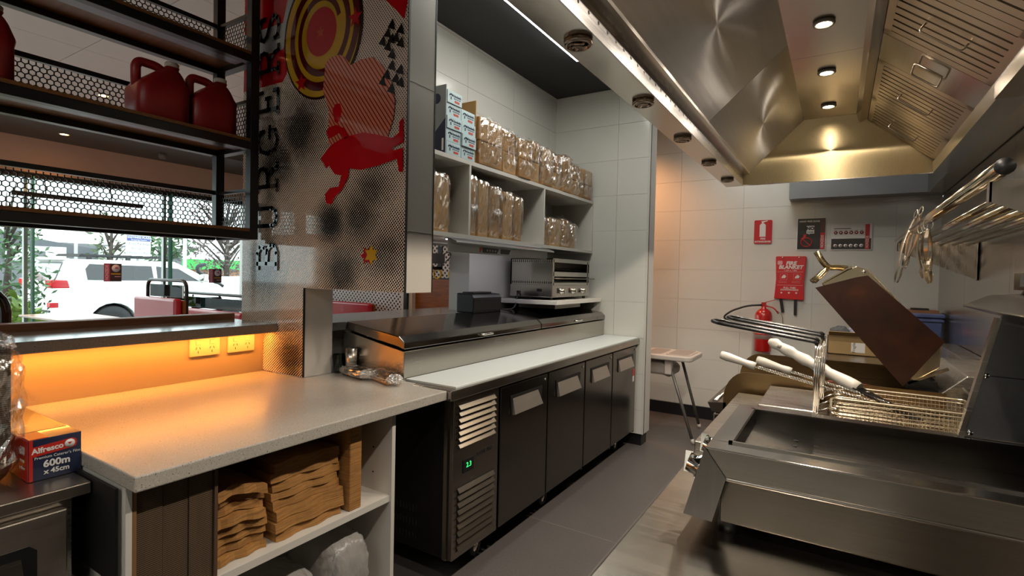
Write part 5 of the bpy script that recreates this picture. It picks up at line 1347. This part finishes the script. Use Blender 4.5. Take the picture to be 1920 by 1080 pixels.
# far bench with carton and blue tub
fb = thing('back_bench', 'stainless back bench below the fire signs', 'bench', (.3, 4.6, 0))
MB().box(-.10, .69, 3.30, 5.46, .80, .835).build('worktop', ST_X, fb, bevel=.003)
MB().box(.585, .69, 3.30, 4.62, .835, 1.0).build('upstand_box', ST_X, fb, bevel=.003)
for x, y in ((-.07, 3.35), (-.07, 5.42), (.64, 3.35), (.64, 5.42)): MB().box(x - .02, x + .02, y - .02, y + .02, 0, .80).build('leg', ST_H, fb)
MB().box(-.08, .67, 3.32, 5.44, .25, .27).build('undershelf', ST_X, fb)
KC = mat('carton_kraft', '#9b8055', .7, var=.08)
t = thing('kraft_carton', 'open kraft carton with dark contents on the back bench', 'carton', (.12, 5.0, .836))
for (x0, x1, y0, y1) in ((-.06, .33, 4.85, 4.856), (-.06, .33, 5.14, 5.146), (-.06, -.054, 4.85, 5.146), (.324, .33, 4.85, 5.146)): MB().box(x0, x1, y0, y1, .836, .985).build('wall', KC, t)
MB().box(-.06, .33, 4.85, 5.146, .8355, .842).build('base', KC, t)
MB().prism([(4.85, .985), (4.856, .985), (4.80, 1.02), (4.795, 1.017)], 'x', -.05, .32).build('flap', KC, t)
MB().box(.10, .19, 4.8485, 4.85, .86, .935).build('paper_label', CW, t)
text('Fragile', .03, (.118, 4.8482, .897), (0, 0, 1), (-1, 0, 0), SB, t)
tag(MB().blob((.02, 5.0, .985), (.13, .2, .12), 5, .008, 3, 3).build('grey_cloth', mat('grey_cloth', '#55585c', .8)), 'dark grey cloth heaped in the kraft carton', 'cloth')
tag(MB().blob((.15, 5.0, .99), (.13, .2, .13), 5, .010, 5, 3).build('blue_packet', mat('blue_packet', '#a9b2c9', .4)), 'pale blue packet sticking out of the kraft carton', 'packet')
tb = thing('blue_tub', 'blue plastic tub with a red sticker and papers on its lid', 'tub', (.55, 5.2, .836))
BLU = mat('tub_blue', '#4a5680', .35, var=.04)
MB().prism([(.43, .836), (.665, .836), (.672, 1.15), (.42, 1.15)], 'y', 5.02, 5.38).build('tub_body', BLU, tb, bevel=.01)
MB().box(.412, .680, 5.01, 5.39, 1.118, 1.135).build('rim', BLU, tb, bevel=.004)
MB().box(.408, .684, 5.005, 5.395, 1.15, 1.178).build('lid', BLU, tb, bevel=.006)
MB().lathe([(0, 0), (.024, 0), (.024, .001), (0, .001)], (.545, 5.018, 1.055), 18, Matrix.Rotation(math.pi / 2, 3, 'X')).build('round_sticker', mat('sticker_pink', '#c63a5c', .4), tb)
MB().box(.527, .563, 5.0165, 5.0172, 1.05, 1.06).build('sticker_bar', CW, tb)
tag(MB().box(.44, .66, 5.10, 5.30, 1.1785, 1.20).build('clipboard', mat('clipboard_brown', '#7a5236', .6)), 'brown clipboard of papers on the blue tub', 'clipboard')
tag(MB().box(.49, .60, 5.12, 5.20, 1.2005, 1.215).build('folded_wallet', BLACKP), 'black folder on top of the clipboard', 'folder')

# tube shelf on the right wall
ts = thing('tube_shelf', 'stainless tube shelf on brackets along the right wall', 'shelf', (.5, 2.8, 1.45))
TST = steel('tube_steel', col='#c0b49d', rough=.15, stretch=(150, 3, 150))
XF2, YA, YZ = .312, 1.60, 4.08
for i, (x, z, r) in enumerate(((.312, 1.672, .019), (.385, 1.648, .013), (.45, 1.648, .013), (.515, 1.648, .013), (.58, 1.648, .013), (.645, 1.648, .013))):
    tb_ = MB().tube([(x, YA, z), (x, YZ, z)], r, 14).build('tube', TST, ts)
    MB().lathe([(0, 0), (r * 1.03, 0), (r * 1.03, .004), (0, .004)], (x, YA - .003, z), 16, Matrix.Rotation(-math.pi / 2, 3, 'X')).build('end_plug', BLACKP, tb_)
for y in (1.70, 4.055):
    br = MB().prism([(.306, 1.658), (.306, 1.605), (.697, 1.430), (.697, 1.658)], 'y', y, y + .004).build('bracket', steel('bracket_steel', col='#a29a90' if y > 2 else '#a29a90', rough=.28, stretch=(120, 120, 3)), ts)
    MB().box(.306, .310, y, y + .03, 1.605, 1.658).build('bracket_flange', MATS['bracket_steel'], br)
    MB().box(.690, .697, y, y + .035, 1.430, 1.658).build('wall_flange', MATS['bracket_steel'], br)
# tongs hanging on the front tube
TG = mat('polished_steel', '#b3a998', .2, 1., var=.04); TGB = mat('scallop_dark', '#5e4a38', .3, .8)
def tongs(loc, tilt, yaw, ln, label):
    t = thing('tongs', label, 'tongs', loc, 'tongs hanging on the tube shelf')
    M = Matrix.Translation(loc) @ Matrix.Rotation(math.radians(yaw), 4, 'Z') @ Matrix.Rotation(math.radians(tilt), 4, 'Y')
    for s_ in (-1, 1):
        b = MB()
        for i in range(12):
            f0, f1 = i / 12, (i + 1) / 12
            o = lambda f: s_ * (.004 + .016 * math.sin(math.pi * min(1, f * .9)))
            w_ = lambda f: .0045 + .003 * math.sin(math.pi * f)
            P = []
            for f in (f0, f1):
                for w2 in (-1, 1):
                    P += [(o(f), w2 * w_(f), -ln * .78 * f), (o(f) - s_ * .004, w2 * (w_(f) + .0015), -ln * .78 * f)]
            b.add(P, [(0, 2, 6, 4), (0, 1, 3, 2), (1, 5, 7, 3), (4, 6, 7, 5), (0, 4, 5, 1), (2, 3, 7, 6)])
        b.xf(M); am = b.build('arm', TG, t)
        b = MB(); n = 9
        for i in range(n):
            f0, f1 = i / n, (i + 1) / n
            wd = lambda f: .004 + .0075 * math.sin(math.pi * (.15 + f * .8)) + .0012 * math.cos(f * 40)
            z = lambda f: -ln * (.76 + .24 * f)
            o2 = lambda f: s_ * (.009 - .004 * f + .004 * math.sin(math.pi * f))
            P = [(o2(f0), -wd(f0), z(f0)), (o2(f0) + s_ * .004, 0, z(f0)), (o2(f0), wd(f0), z(f0)), (o2(f1), -wd(f1), z(f1)), (o2(f1) + s_ * .004, 0, z(f1)), (o2(f1), wd(f1), z(f1))]
            P += [(x - s_ * .0014, y, zz) for x, y, zz in P]
            b.add(P, [(0, 1, 4, 3), (1, 2, 5, 4), (9, 10, 7, 6), (10, 11, 8, 7), (0, 3, 9, 6), (2, 8, 11, 5)])
        b.xf(M); b.build('scalloped_tip', TG, am)
    b = MB().tube([(0, .017 * math.cos(a), .020 + .024 * math.sin(a)) for a in [2 * math.pi * i / 16 for i in range(16)]], .0022, 6, closed=True); b.xf(M); b.build('hang_ring', CHROME, t)
    b = MB().lathe([(.004, -.010), (.005, .010)], (0, 0, 0), 8, Matrix.Rotation(math.pi / 2, 3, 'X')); b.xf(M); b.build('pivot', CHROME, t)
    return t
tongs((.318, 3.34, 1.735), 12, 15, .335, 'long tongs leaning outermost on the shelf tube')
tongs((.330, 3.26, 1.742), 13, 20, .27, 'shorter tongs tucked beside the outermost pair')
tongs((.304, 2.95, 1.628), -6, 25, .20, 'tongs hanging straight down, left of the inner cluster')
tongs((.310, 2.86, 1.628), -7, 30, .225, 'tongs in the middle of the inner cluster')
tongs((.305, 2.72, 1.626), -4, 60, .17, 'short tongs nearest the camera on the tube')
# ------------------------------------------------------------------ dining room furniture
PINK = mat('red_vinyl', '#b3122a', .28, var=.04, coat=.3)
def booth(x0, x1, y0, y1, ztop, label, arch=True, seat_dir=-1):
    t = thing('booth_seat', label, 'booth', ((x0 + x1) / 2, (y0 + y1) / 2, 0), 'red booths by the window')
    MB().box(x0, x1, y0, y1, .42, ztop).build('backrest', PINK, t, bevel=.03, seg=3)
    ya, yb = (y0 - .45, y0 - .002) if seat_dir < 0 else (y1 + .002, y1 + .45)
    MB().box(x0, x1, ya, yb, .30, .46).build('seat', PINK, t, bevel=.03, seg=3)
    MB().box(x0, x1, min(ya, y0), max(yb, y1), .0, .295).build('plinth', WALNUT, t)
    MB().box(x0, x1 + .01, y1 + .002 if seat_dir < 0 else y0 - .03, y1 + .03 if seat_dir < 0 else y0 - .002, .30, ztop - .02).build('timber_back', PANELW, t)
    if arch:
        yc = y1 + .05 if seat_dir < 0 else y0 - .05
        MB().tube(fillet([(x0 + .05, yc, .0), (x0 + .05, yc, ztop + .19), (x1 - .02, yc, ztop + .19), (x1 - .02, yc, .0)], .10, 6), .019, 10).build('arch_rail', BLACKM, t)
        MB().box(x0 + .12, x1 - .09, yc - .004, yc + .004, ztop + .0, ztop + .14).build('glass_insert', GLASS, t)
        for x in (x0 + .12, x1 - .09): MB().box(x - .004, x + .004, yc - .006, yc + .006, ztop, ztop + .14).build('insert_channel', CHROME, t)
    return t
booth(-6.95, -6.0, 2.82, 2.90, 1.07, 'red booth back with an arched glass rail left of the next booth')
booth(-8.0, -5.95, 3.52, 3.60, .885, 'lower red booth back with a wide arched glass rail beside the mural pillar')
booth(-6.9, -5.6, 4.35, 4.45, .98, 'red booth further back beside the mural pillar')
booth(-7.6, -5.75, 5.32, 5.40, .95, 'red banquette against the dotted far wall', arch=False)
t = thing('dining_table', 'white dining table by the window', 'table', (-8.1, 2.62, 0))
MB().prism([(-8.85, 2.31), (-7.15, 2.40), (-7.15, 2.98), (-8.85, 2.98)], 'z', .735, .762).build('tabletop', mat('table_white', '#dedcd8', .25, var=.02), t, bevel=.006)
for x in (-8.55, -7.5):
    MB().tube([(x, 2.66, .02), (x, 2.66, .735)], .03, 12).build('pedestal', BLACKM, t); MB().lathe([(.22, 0), (.22, .012), (.05, .03)], (x, 2.66, 0), 24).build('base', BLACKM, t)
# black tub chair at the left picture edge
t = thing('tube_chair', 'black glossy tube-backed chair at the left picture edge', 'chair', (-3.2, .55, 0))
GLB = mat('gloss_black', '#08080a', .08, coat=.5)
MB().tube(fillet([(-3.18, .38, .60), (-3.18, .38, 1.275), (-3.14, .775, 1.285), (-3.14, .775, .60)], .10, 6), .022, 12).build('back_hoop', GLB, t)
MB().prism(rrect(-3.6, -3.15, .36, .80, .05), 'z', .60, .66).build('seat', GLB, t, bevel=.01)
for x, y in ((-3.18, .38), (-3.18, .77), (-3.56, .40), (-3.56, .76)): MB().tube([(x, y, 0), (x, y, .61)], .016, 8).build('leg', GLB, t)
MB().box(-3.165, -3.155, .42, .74, .8, 1.2).build('back_panel', pane('tinted_pane', '#9db06a'), t)
# slatted black chair behind the booths
t = thing('slatted_chair', 'black slatted metal chair behind the booth rail', 'chair', (-7.8, 3.9, 0))
for s_ in (0, .40): MB().tube(fillet([(-7.6, 3.66 + s_, 0), (-7.6, 3.66 + s_, .98), (-7.64, 3.69 + s_ * .85, 1.03)], .03, 3), .012, 8).build('back_leg', BLACKM, t)
for s_ in (0, .40): MB().tube([(-8.0, 3.66 + s_, 0), (-8.0, 3.66 + s_, .45)], .012, 8).build('front_leg', BLACKM, t)
for i in range(7): MB().box(-7.61, -7.595, 3.67, 4.05, .60 + i * .06, .635 + i * .06).build('slat', BLACKM, t)
MB().box(-8.02, -7.58, 3.65, 4.07, .44, .465).build('seat', BLACKM, t)
t.location.y += .14
# hanging black track over the dining room
t = thing('hanging_track', 'black suspended light track in the dining room', 'track light', (-9.08, 3.0, 2.3))
MB().box(-9.11, -9.05, 2.3, 3.8, 2.30, 2.36).build('track', BLACKM, t)
for y in (2.65, 3.4): MB().tube([(-9.08, y, 2.36), (-9.13, y, 2.60)], .008, 6).build('drop_rod', BLACKM, t)
# ceiling downlights
def dl(x, y, z, label, strength=30., power=22):
    t = thing('dining_downlight', label, 'downlight', (x, y, z), 'dining room downlights')
    MB().lathe([(.058, .006), (.060, -.004), (.045, -.006), (.043, .0)], (x, y, z), 20).build('trim_ring', WHITEP, t)
    MB().lathe([(.0, -.002), (.043, -.002), (.043, .003), (0, .003)], (x, y, z), 20).build('lens', emis('amber_downlight', '#ffb766', strength), t)
    light('lamp', 'SPOT', (x, y, z - .01), power, '#ffb774', t, size=.04, spot=2.3, blend=.8)
dl(-5.29, 2.46, 3.294, 'amber downlight seen above the red jugs'); dl(-6.97, 2.53, 3.294, 'amber downlight seen through the rack mesh')
dl(-8.52, 2.67, 3.092, 'amber downlight in the dark window soffit', power=60); dl(-8.52, 1.0, 3.092, 'amber downlight in the soffit left of the picture', power=60)
dl(-5.29, 4.6, 3.294, 'amber downlight toward the far dining wall'); dl(-4.2, .2, 3.294, 'amber downlight near the serving counter')
t = thing('ceiling_sensor', 'small round grey sensor under the dark soffit', 'sensor', (-8.6, 3.86, 3.05))
MB().lathe([(0, -.03), (.04, -.025), (.05, 0), (.05, .05)], (-8.6, 3.86, 3.05), 16).build('dome', mat('sensor_grey', '#7d7a77', .4), t)
# window stickers
for n, (ya, yb, za, zb) in enumerate(((3.35, 3.575, 1.178, 1.447), (4.87, 5.085, 1.160, 1.40))):
    t = thing('window_poster', ['black and pink poster on the window over the white car', 'black and pink poster on the window near the mural pillar'][n], 'poster', (W_X + .004, (ya + yb) / 2, za), 'window posters')
    X = W_X + .004
    MB().box(X - .003, X, ya, yb, za, zb).build('sheet', mat('poster_dark', '#3b2c30', .5), t)
    MB().box(X, X + .001, ya, ya + (yb - ya) * .34, za, zb).build('pink_strip', mat('poster_pink', '#a84a68', .5), t)
    text('NONZEDIS', .055, (X + .0015, ya + (yb - ya) * .17, (za + zb) / 2), (0, 0, 1), (0, -1, 0), mat('poster_pale', '#d9b9cf', .5), t, bold=.002, sx=.80)
    yc = ya + (yb - ya) * .68
    MB().lathe([(0, 0), (.055, 0), (.055, .001), (0, .001)], (X, yc, zb - .07), 20, Matrix.Rotation(math.pi / 2, 3, 'Y')).build('round_badge', mat('badge_pale', '#c9c9da', .5), t)
    MB().prism([(yc - .015, zb - .075), (yc + .025, zb - .08), (yc + .02, zb - .05), (yc - .01, zb - .055)], 'x', X + .001, X + .002).build('badge_mark', MATS['poster_pink'], t)
    MB().box(X, X + .001, ya + (yb - ya) * .40, yb - .012, zb - .165, zb - .145).build('gold_line', mat('poster_gold', '#b59a3a', .5), t)
    MB().box(X, X + .001, ya + (yb - ya) * .60, yb - .012, zb - .20, zb - .19).build('text_line', MATS['poster_pale'], t)

# ------------------------------------------------------------------ outside
ASPH = mat('asphalt', '#8d8d8c', .8, var=.08, bump=.2, bscale=90)
struct(MB().box(-80, W_X - .16, -40, 60, -.36, -.28).build('floor_carpark', ASPH), 'pale grey car park outside the windows')
# white wagon, nose toward +y, near side at x=-10.7
WHC = mat('car_white', '#e6e6e4', .18, var=.0, coat=.6); TINT = mat('car_glass', '#39393b', .06, var=.0); CARB = mat('car_trim', '#1c1c1d', .5)
cr = thing('white_wagon', 'white four-wheel-drive wagon parked outside the window', 'car', (-14.75, 6.6, -.28))
X1, X0, YR, G = -13.80, -15.72, 4.13, -.28
def cp(pts): return [(YR + a, G + b) for a, b in pts]
def arch_pts(c, r, n=10): return [(c + r * math.cos(math.pi - math.pi * i / n), .40 + r * math.sin(math.pi - math.pi * i / n)) for i in range(n + 1)]
low = [(.05, .56), (-.03, .62), (-.01, .95), (.03, 1.00), (.0, 1.20), (.05, 1.33), (1.3, 1.35), (3.2, 1.33), (3.6, 1.24), (4.6, 1.14), (4.85, .98), (4.93, .72), (4.88, .45), (4.40, .40)] + arch_pts(3.92, .46)[::-1] + arch_pts(1.09, .46)[::-1] + [(.45, .44)]
MB().prism(cp(low), 'x', X0, X1).build('body', WHC, cr, bevel=.05, seg=3)
def green(y0, y1, z0, ty0, ty1, z1, ins, m_, name, par, grow=0.):
    P = [(X0 + .03 - grow, YR + y0, G + z0), (X1 - .03 + grow, YR + y0, G + z0), (X1 - .03 + grow, YR + y1, G + z0), (X0 + .03 - grow, YR + y1, G + z0),
         (X0 + ins - grow, YR + ty0, G + z1), (X1 - ins + grow, YR + ty0, G + z1), (X1 - ins + grow, YR + ty1, G + z1), (X0 + ins - grow, YR + ty1, G + z1)]
    return MB().add(P, [(3, 2, 1, 0), (4, 5, 6, 7), (0, 1, 5, 4), (1, 2, 6, 5), (2, 3, 7, 6), (3, 0, 4, 7)]).build(name, m_, par, bevel=.05, seg=3)
cabn = green(.04, 3.45, 1.30, .26, 2.45, 1.83, .17, WHC, 'cabin', cr)
def sidewin(pts, m_, nm='side_window'):
    f = lambda a, b, o: (X1 - .03 - .14 * (b - 1.30) / .53 + o, YR + a, G + b)
    n = len(pts); vs_ = [f(a, b, .008) for a, b in pts] + [f(a, b, -.02) for a, b in pts]
    MB().add(vs_, [tuple(range(n)), tuple(range(n, 2 * n))[::-1]] + [(i, n + i, n + (i + 1) % n, (i + 1) % n) for i in range(n)]).build(nm, m_, cabn)
sidewin([(.62, 1.38), (1.02, 1.37), (1.02, 1.72), (.68, 1.73), (.60, 1.62)], TINT); sidewin([(1.07, 1.37), (1.92, 1.37), (1.90, 1.71), (1.07, 1.72)], TINT); sidewin([(2.00, 1.37), (2.95, 1.36), (2.50, 1.66), (2.00, 1.71)], TINT)
MB().add([(X0 + .15, YR + .045, G + 1.36), (X1 - .06, YR + .045, G + 1.36), (X1 - .16, YR + .215, G + 1.76), (X0 + .25, YR + .215, G + 1.76)], [(0, 1, 2, 3)]).build('rear_window', mat('rear_glass', '#77787a', .1), cabn)
MB().box(X0 + .2, X1 - .16, YR + .12, YR + .34, G + 1.80, G + 1.84).build('spoiler', WHC, cabn, bevel=.01)
TL = mat('tail_red', '#b5101c', .15, var=.05)
MB().prism(cp([(-.02, 1.20), (.30, 1.20), (.26, 1.37), (-.02, 1.38)]), 'x', X1 - .34, X1 + .008).build('tail_light', TL, cr, bevel=.02)
MB().prism(cp([(-.02, 1.20), (.2, 1.20), (.2, 1.37), (-.02, 1.38)]), 'x', X0 - .008, X0 + .34).build('tail_light', TL, cr, bevel=.02)
MB().box(X1 - .16, X1 + .006, YR - .04, YR + .10, G + .80, G + .90).build('reflector', TL, cr)
MB().box(X0 + .1, X1 - .02, YR - .045, YR + .2, G + .70, G + .74).build('bumper_line', CARB, cr)
MB().box(X0 + .6, X1 - .6, YR - .04, YR + .0, G + 1.02, G + 1.12).build('number_plate', CW, cr)
for a_ in (.95, 1.95): MB().box(X1 - .01, X1 + .02, YR + a_, YR + a_ + .2, G + 1.20, G + 1.23).build('door_handle', CHROME, cr)
for c in (1.09, 3.92):
    wl = MB().lathe([(.20, -.11), (.37, -.11), (.40, -.08), (.40, .08), (.37, .11), (.25, .11)], (X1 - .13, YR + c, G + .402), 32, Matrix.Rotation(math.pi / 2, 3, 'Y')).build('wheel', RUB, cr)
    MB().lathe([(0, .02), (.06, .06), (.24, .09), (.25, .10)], (X1 - .13, YR + c, G + .402), 24, Matrix.Rotation(math.pi / 2, 3, 'Y')).build('rim', mat('alloy', '#9a9a9c', .3, .9), wl)
    MB().lathe([(.0, 0), (.45, 0), (.45, .01), (0, .01)], (X1 - .28, YR + c, G + .42), 24, Matrix.Rotation(math.pi / 2, 3, 'Y')).build('arch_liner', CARB, cr)
rr = MB().box(X0 + .30, X1 - .30, YR + .55, YR + 2.35, G + 1.90, G + 1.93).build('roof_rack', CARB, cr)
for i in range(8): MB().box(X0 + .30, X1 - .30, YR + .58 + i * .23, YR + .64 + i * .23, G + 1.93, G + 1.95).build('rack_slat', CARB, rr)
for y in (.7, 1.45, 2.2): MB().box(X1 - .36, X1 - .30, YR + y, YR + y + .08, G + 1.82, G + 1.90).build('rack_foot', CARB, rr)
MB().tube(fillet([(X1 - .03, YR + 3.55, G + 1.22), (X1 - .05, YR + 3.32, G + 1.38), (X1 - .14, YR + 2.98, G + 1.58), (X1 - .16, YR + 2.96, G + 1.74), (X1 - .16, YR + 3.16, G + 1.79)], .1, 5), .05, 10).build('snorkel', CARB, cr)
MB().box(X1 - .02, X1 + .20, YR + 2.95, YR + 3.07, G + 1.34, G + 1.54).build('mirror', CHROME, cr, bevel=.03)
cr2 = thing('silver_hatch', 'pale hatchback parked beyond the wagon near the pillar', 'car', (-17.6, 11.2, -.28))
P0 = [(9.3, .30), (9.25, .8), (9.5, 1.0), (10.2, 1.42), (11.6, 1.46), (12.5, 1.02), (13.3, .88), (13.4, .3)]
MB().prism([(a, G + b) for a, b in P0], 'x', -18.5, -16.8).build('body', WHC, cr2, bevel=.06, seg=3)
MB().prism([(9.8, G + .98), (10.3, G + 1.36), (11.5, G + 1.38), (12.1, G + 1.0)], 'x', -16.815, -16.79).build('side_window', TINT, cr2)
for y in (10.05, 12.6): MB().lathe([(.12, -.1), (.3, -.1), (.32, 0), (.3, .1), (.12, .1)], (-16.9, y, G + .32), 20, Matrix.Rotation(math.pi / 2, 3, 'Y')).build('wheel', RUB, cr2)
# parking sign
t = thing('parking_sign', 'white and blue parking sign on a post beyond the wagon', 'sign', (-16, 6.62, -.40))
MB().box(-16.05, -16.0, 6.33, 6.90, 1.66, 2.26).build('board', mat('sign_board', '#dcdcdc', .5), t)
MB().box(-16.0, -15.99, 6.34, 6.89, 2.10, 2.24).build('blue_band', mat('sign_blue', '#4a4f86', .5), t)
PX = -15.985; dk = mat('sign_grey_ink', '#6f6f72', .5)
text('HASTINGS PLAZA', .075, (PX, 6.615, 2.195), R_, U_, SW, t, bold=.001); text('Shopping Centre', .055, (PX, 6.615, 2.13), R_, U_, SW, t)
for i, s_ in enumerate(('Free Parking', 'for up to', '3 Hours ONLY')): text(s_, .095, (PX, 6.615, 2.03 - i * .125), R_, U_, dk, t)
MB().tube([(-16.06, 6.615, -.4), (-16.06, 6.615, 2.3)], .03, 8).build('post', mat('post_grey', '#8a8a8a', .5), t)
# trees and shrubs
LEAFA = mat('leaf_green', '#4a6b42', .6, var=.25, vscale=3); LEAFB = mat('leaf_lime', '#7d9a38', .6, var=.2, vscale=3); LEAFC = mat('leaf_grey', '#6d605e', .8, var=.2, vscale=3); BARK = mat('bark', '#4b413a', .9, var=.2); LEAFD = mat('leaf_olive', '#4f5f40', .7, var=.2, vscale=3)
def tree(loc, h, rx, rz, n, leaf, label, lm, seed, name='tree', size=.09, trunk=True, cat='tree', branchy=0):
    rnd = random.Random(seed); t = thing(name, label, cat, loc)
    cz = loc[2] + h - rz
    b = MB()
    for i in range(n):
        while True:
            p = [rnd.uniform(-1, 1) for _ in range(3)]
            q = sum(v * v for v in p)
            if .15 < q < 1: break
        p = Vector((loc[0] + p[0] * rx, loc[1] + p[1] * rx, cz + p[2] * rz))
        s_ = size * rnd.uniform(.6, 1.4); a = Vector((rnd.uniform(-1, 1), rnd.uniform(-1, 1), rnd.uniform(-.6, .9))).normalized(); c_ = a.cross(Vector((rnd.uniform(-1, 1), rnd.uniform(-1, 1), rnd.uniform(-1, 1)))).normalized()
        b.add([p, p + a * s_ + c_ * s_ * .35, p + a * s_ * 2, p + a * s_ - c_ * s_ * .35], [(0, 1, 2, 3)])
    if n: q = b.build('foliage', lm, t); q['kind'] = 'stuff'
    if trunk:
        w_ = MB().tube([loc, (loc[0] + .05, loc[1], loc[2] + h * .5), (loc[0], loc[1] + .05, cz + rz * .5)], .1, 8, r_list=[h * .022 + .02, h * .016 + .015, h * .006 + .008])
        for i in range(7 + branchy):
            a = rnd.uniform(0, 6.28); f = rnd.uniform(.35, .8); L = rx * rnd.uniform(.6, 1.05)
            p0 = Vector((loc[0], loc[1], loc[2] + h * f)); p1 = p0 + Vector((math.cos(a) * L, math.sin(a) * L, rz * rnd.uniform(.3, .9)))
            w_.tube([p0, p0.lerp(p1, .5) + Vector((0, 0, .1)), p1], .02, 5, r_list=[h * .008 + .01, h * .005 + .007, .006])
        w_.build('trunk', BARK, t)
    return t
tree((-12.1, 3.0, -.4), 2.75, .62, 1.2, 800, 0, 'flowering green shrub tree left of the white wagon', LEAFA, 1, 'shrub_tree', .07)
tree((-10.2, 2.55, -.4), 1.35, .38, .55, 500, 0, 'lime strappy shrub at the lower left of the window', LEAFB, 2, 'lime_shrub', .10, False, 'shrub')
tree((-33.5, 7.6, -.4), 4.6, 1.9, 1.5, 800, 0, 'round olive tree behind the shop roofs', LEAFD, 3, 'background_tree', .2)
tree((-24, 10.9, -.4), 3.4, 1.0, .7, 350, 0, 'dark green tree right of the parking sign', LEAFA, 4, 'background_tree', .16)
tree((-21, 11.8, -.4), 4.8, 1.7, 1.9, 1300, 0, 'bare purple-grey winter tree near the mural pillar', LEAFC, 5, 'winter_tree', .09, True, 'tree', 26)
tree((-22, 8.2, -.4), 4.0, .7, 1.2, 120, 0, 'dark bare pine trunk left of the parking sign', LEAFD, 6, 'pine_tree', .12, True, 'tree', 8)
tree((-26, -6, -.4), 5, 2, 2, 600, 0, 'green tree out to the left of the picture', LEAFA, 8, 'background_tree', .2)
# shops across the car park
BW = mat('shop_wall', '#d7d4cf', .7); BG = mat('shop_grey', '#77777a', .7); BO = mat('shop_orange', '#c8613f', .7)
t = thing('grey_shop', 'low grey shop with white signboards across the car park', 'building', (-27, 8, -.4))
MB().box(-31, -27, 4.2, 13.0, -.4, 2.35).build('wall', BG, t)
MB().prism([(4.2, 2.35), (4.6, 2.62), (7.0, 2.55), (9.4, 2.15), (13.0, 2.0), (13.0, 1.9), (4.2, 1.9)], 'x', -27.2, -26.9).build('roof_edge', mat('roof_grey', '#5f6166', .6), t)
for a, c in ((4.75, 6.35), (6.65, 8.5)):
    s_ = MB().box(-26.95, -26.88, a, c, 1.55, 2.15).build('signboard', SW, t); MB().box(-26.87, -26.86, a + .9 * (c - a) * .5, a + .9 * (c - a) * .5 + .35, 1.75, 1.95).build('sign_mark', BG, s_)
MB().box(-29.2, -28.4, 6.9, 7.9, 2.5, 3.05).build('roof_unit', BW, t); MB().lathe([(.0, 0), (.2, 0), (.2, .01), (0, .01)], (-28.39, 7.3, 2.78), 16, Matrix.Rotation(math.pi / 2, 3, 'Y')).build('roof_fan', BG, t)
MB().box(-26.9, -26.2, 9.6, 11.6, 1.4, 2.25).build('white_annex', BW, t); MB().box(-26.2, -26.1, 10.6, 11.1, 1.9, 2.25).build('orange_sign', BO, t)
t = thing('orange_shop', 'white and orange shop at the far left of the window', 'building', (-22, 2.0, -.4))
MB().box(-26, -22, -3, 3.6, -.4, 2.55).build('wall', BW, t); MB().box(-22, -21.9, -3, 3.6, .5, 1.2).build('orange_band', BO, t); MB().box(-22, -21.85, -3, 3.7, 2.45, 2.6).build('orange_fascia', BO, t); MB().box(-22.0, -21.7, 3.55, 4.1, -.4, 2.55).build('corner_column', BG, t)
t = thing('green_shop', 'long low shop with a green fascia behind the trees', 'building', (-32, 20, -.4))
MB().box(-36, -32, 12.5, 28, -.4, 1.9).build('wall', mat('brick_tan', '#a87a5c', .8, var=.15, vscale=30), t); MB().box(-32, -31.8, 12.5, 28, 1.35, 1.95).build('green_fascia', mat('fascia_green', '#3fae4c', .5), t)
t = thing('brick_building', 'low tan brick wall near the mural pillar outside', 'building', (-20, 16, -.4))
MB().box(-22, -20, 14.2, 19, -.4, 1.3).build('wall', MATS['brick_tan'], t); MB().box(-20.2, -19.9, 14.2, 19, -.4, .55).build('hedge', LEAFB, t)
for i, (x, y) in enumerate(((-25, 8.2), (-18.6, 9.05))):
    tag(MB().tube([(x, y, -.4), (x, y, 5.5)], .06, 8).build('light_pole', mat('pole_white', '#c9c9c9', .5)), ['white lamp pole by the grey shop', 'white lamp pole right of the parking sign'][i], 'pole')
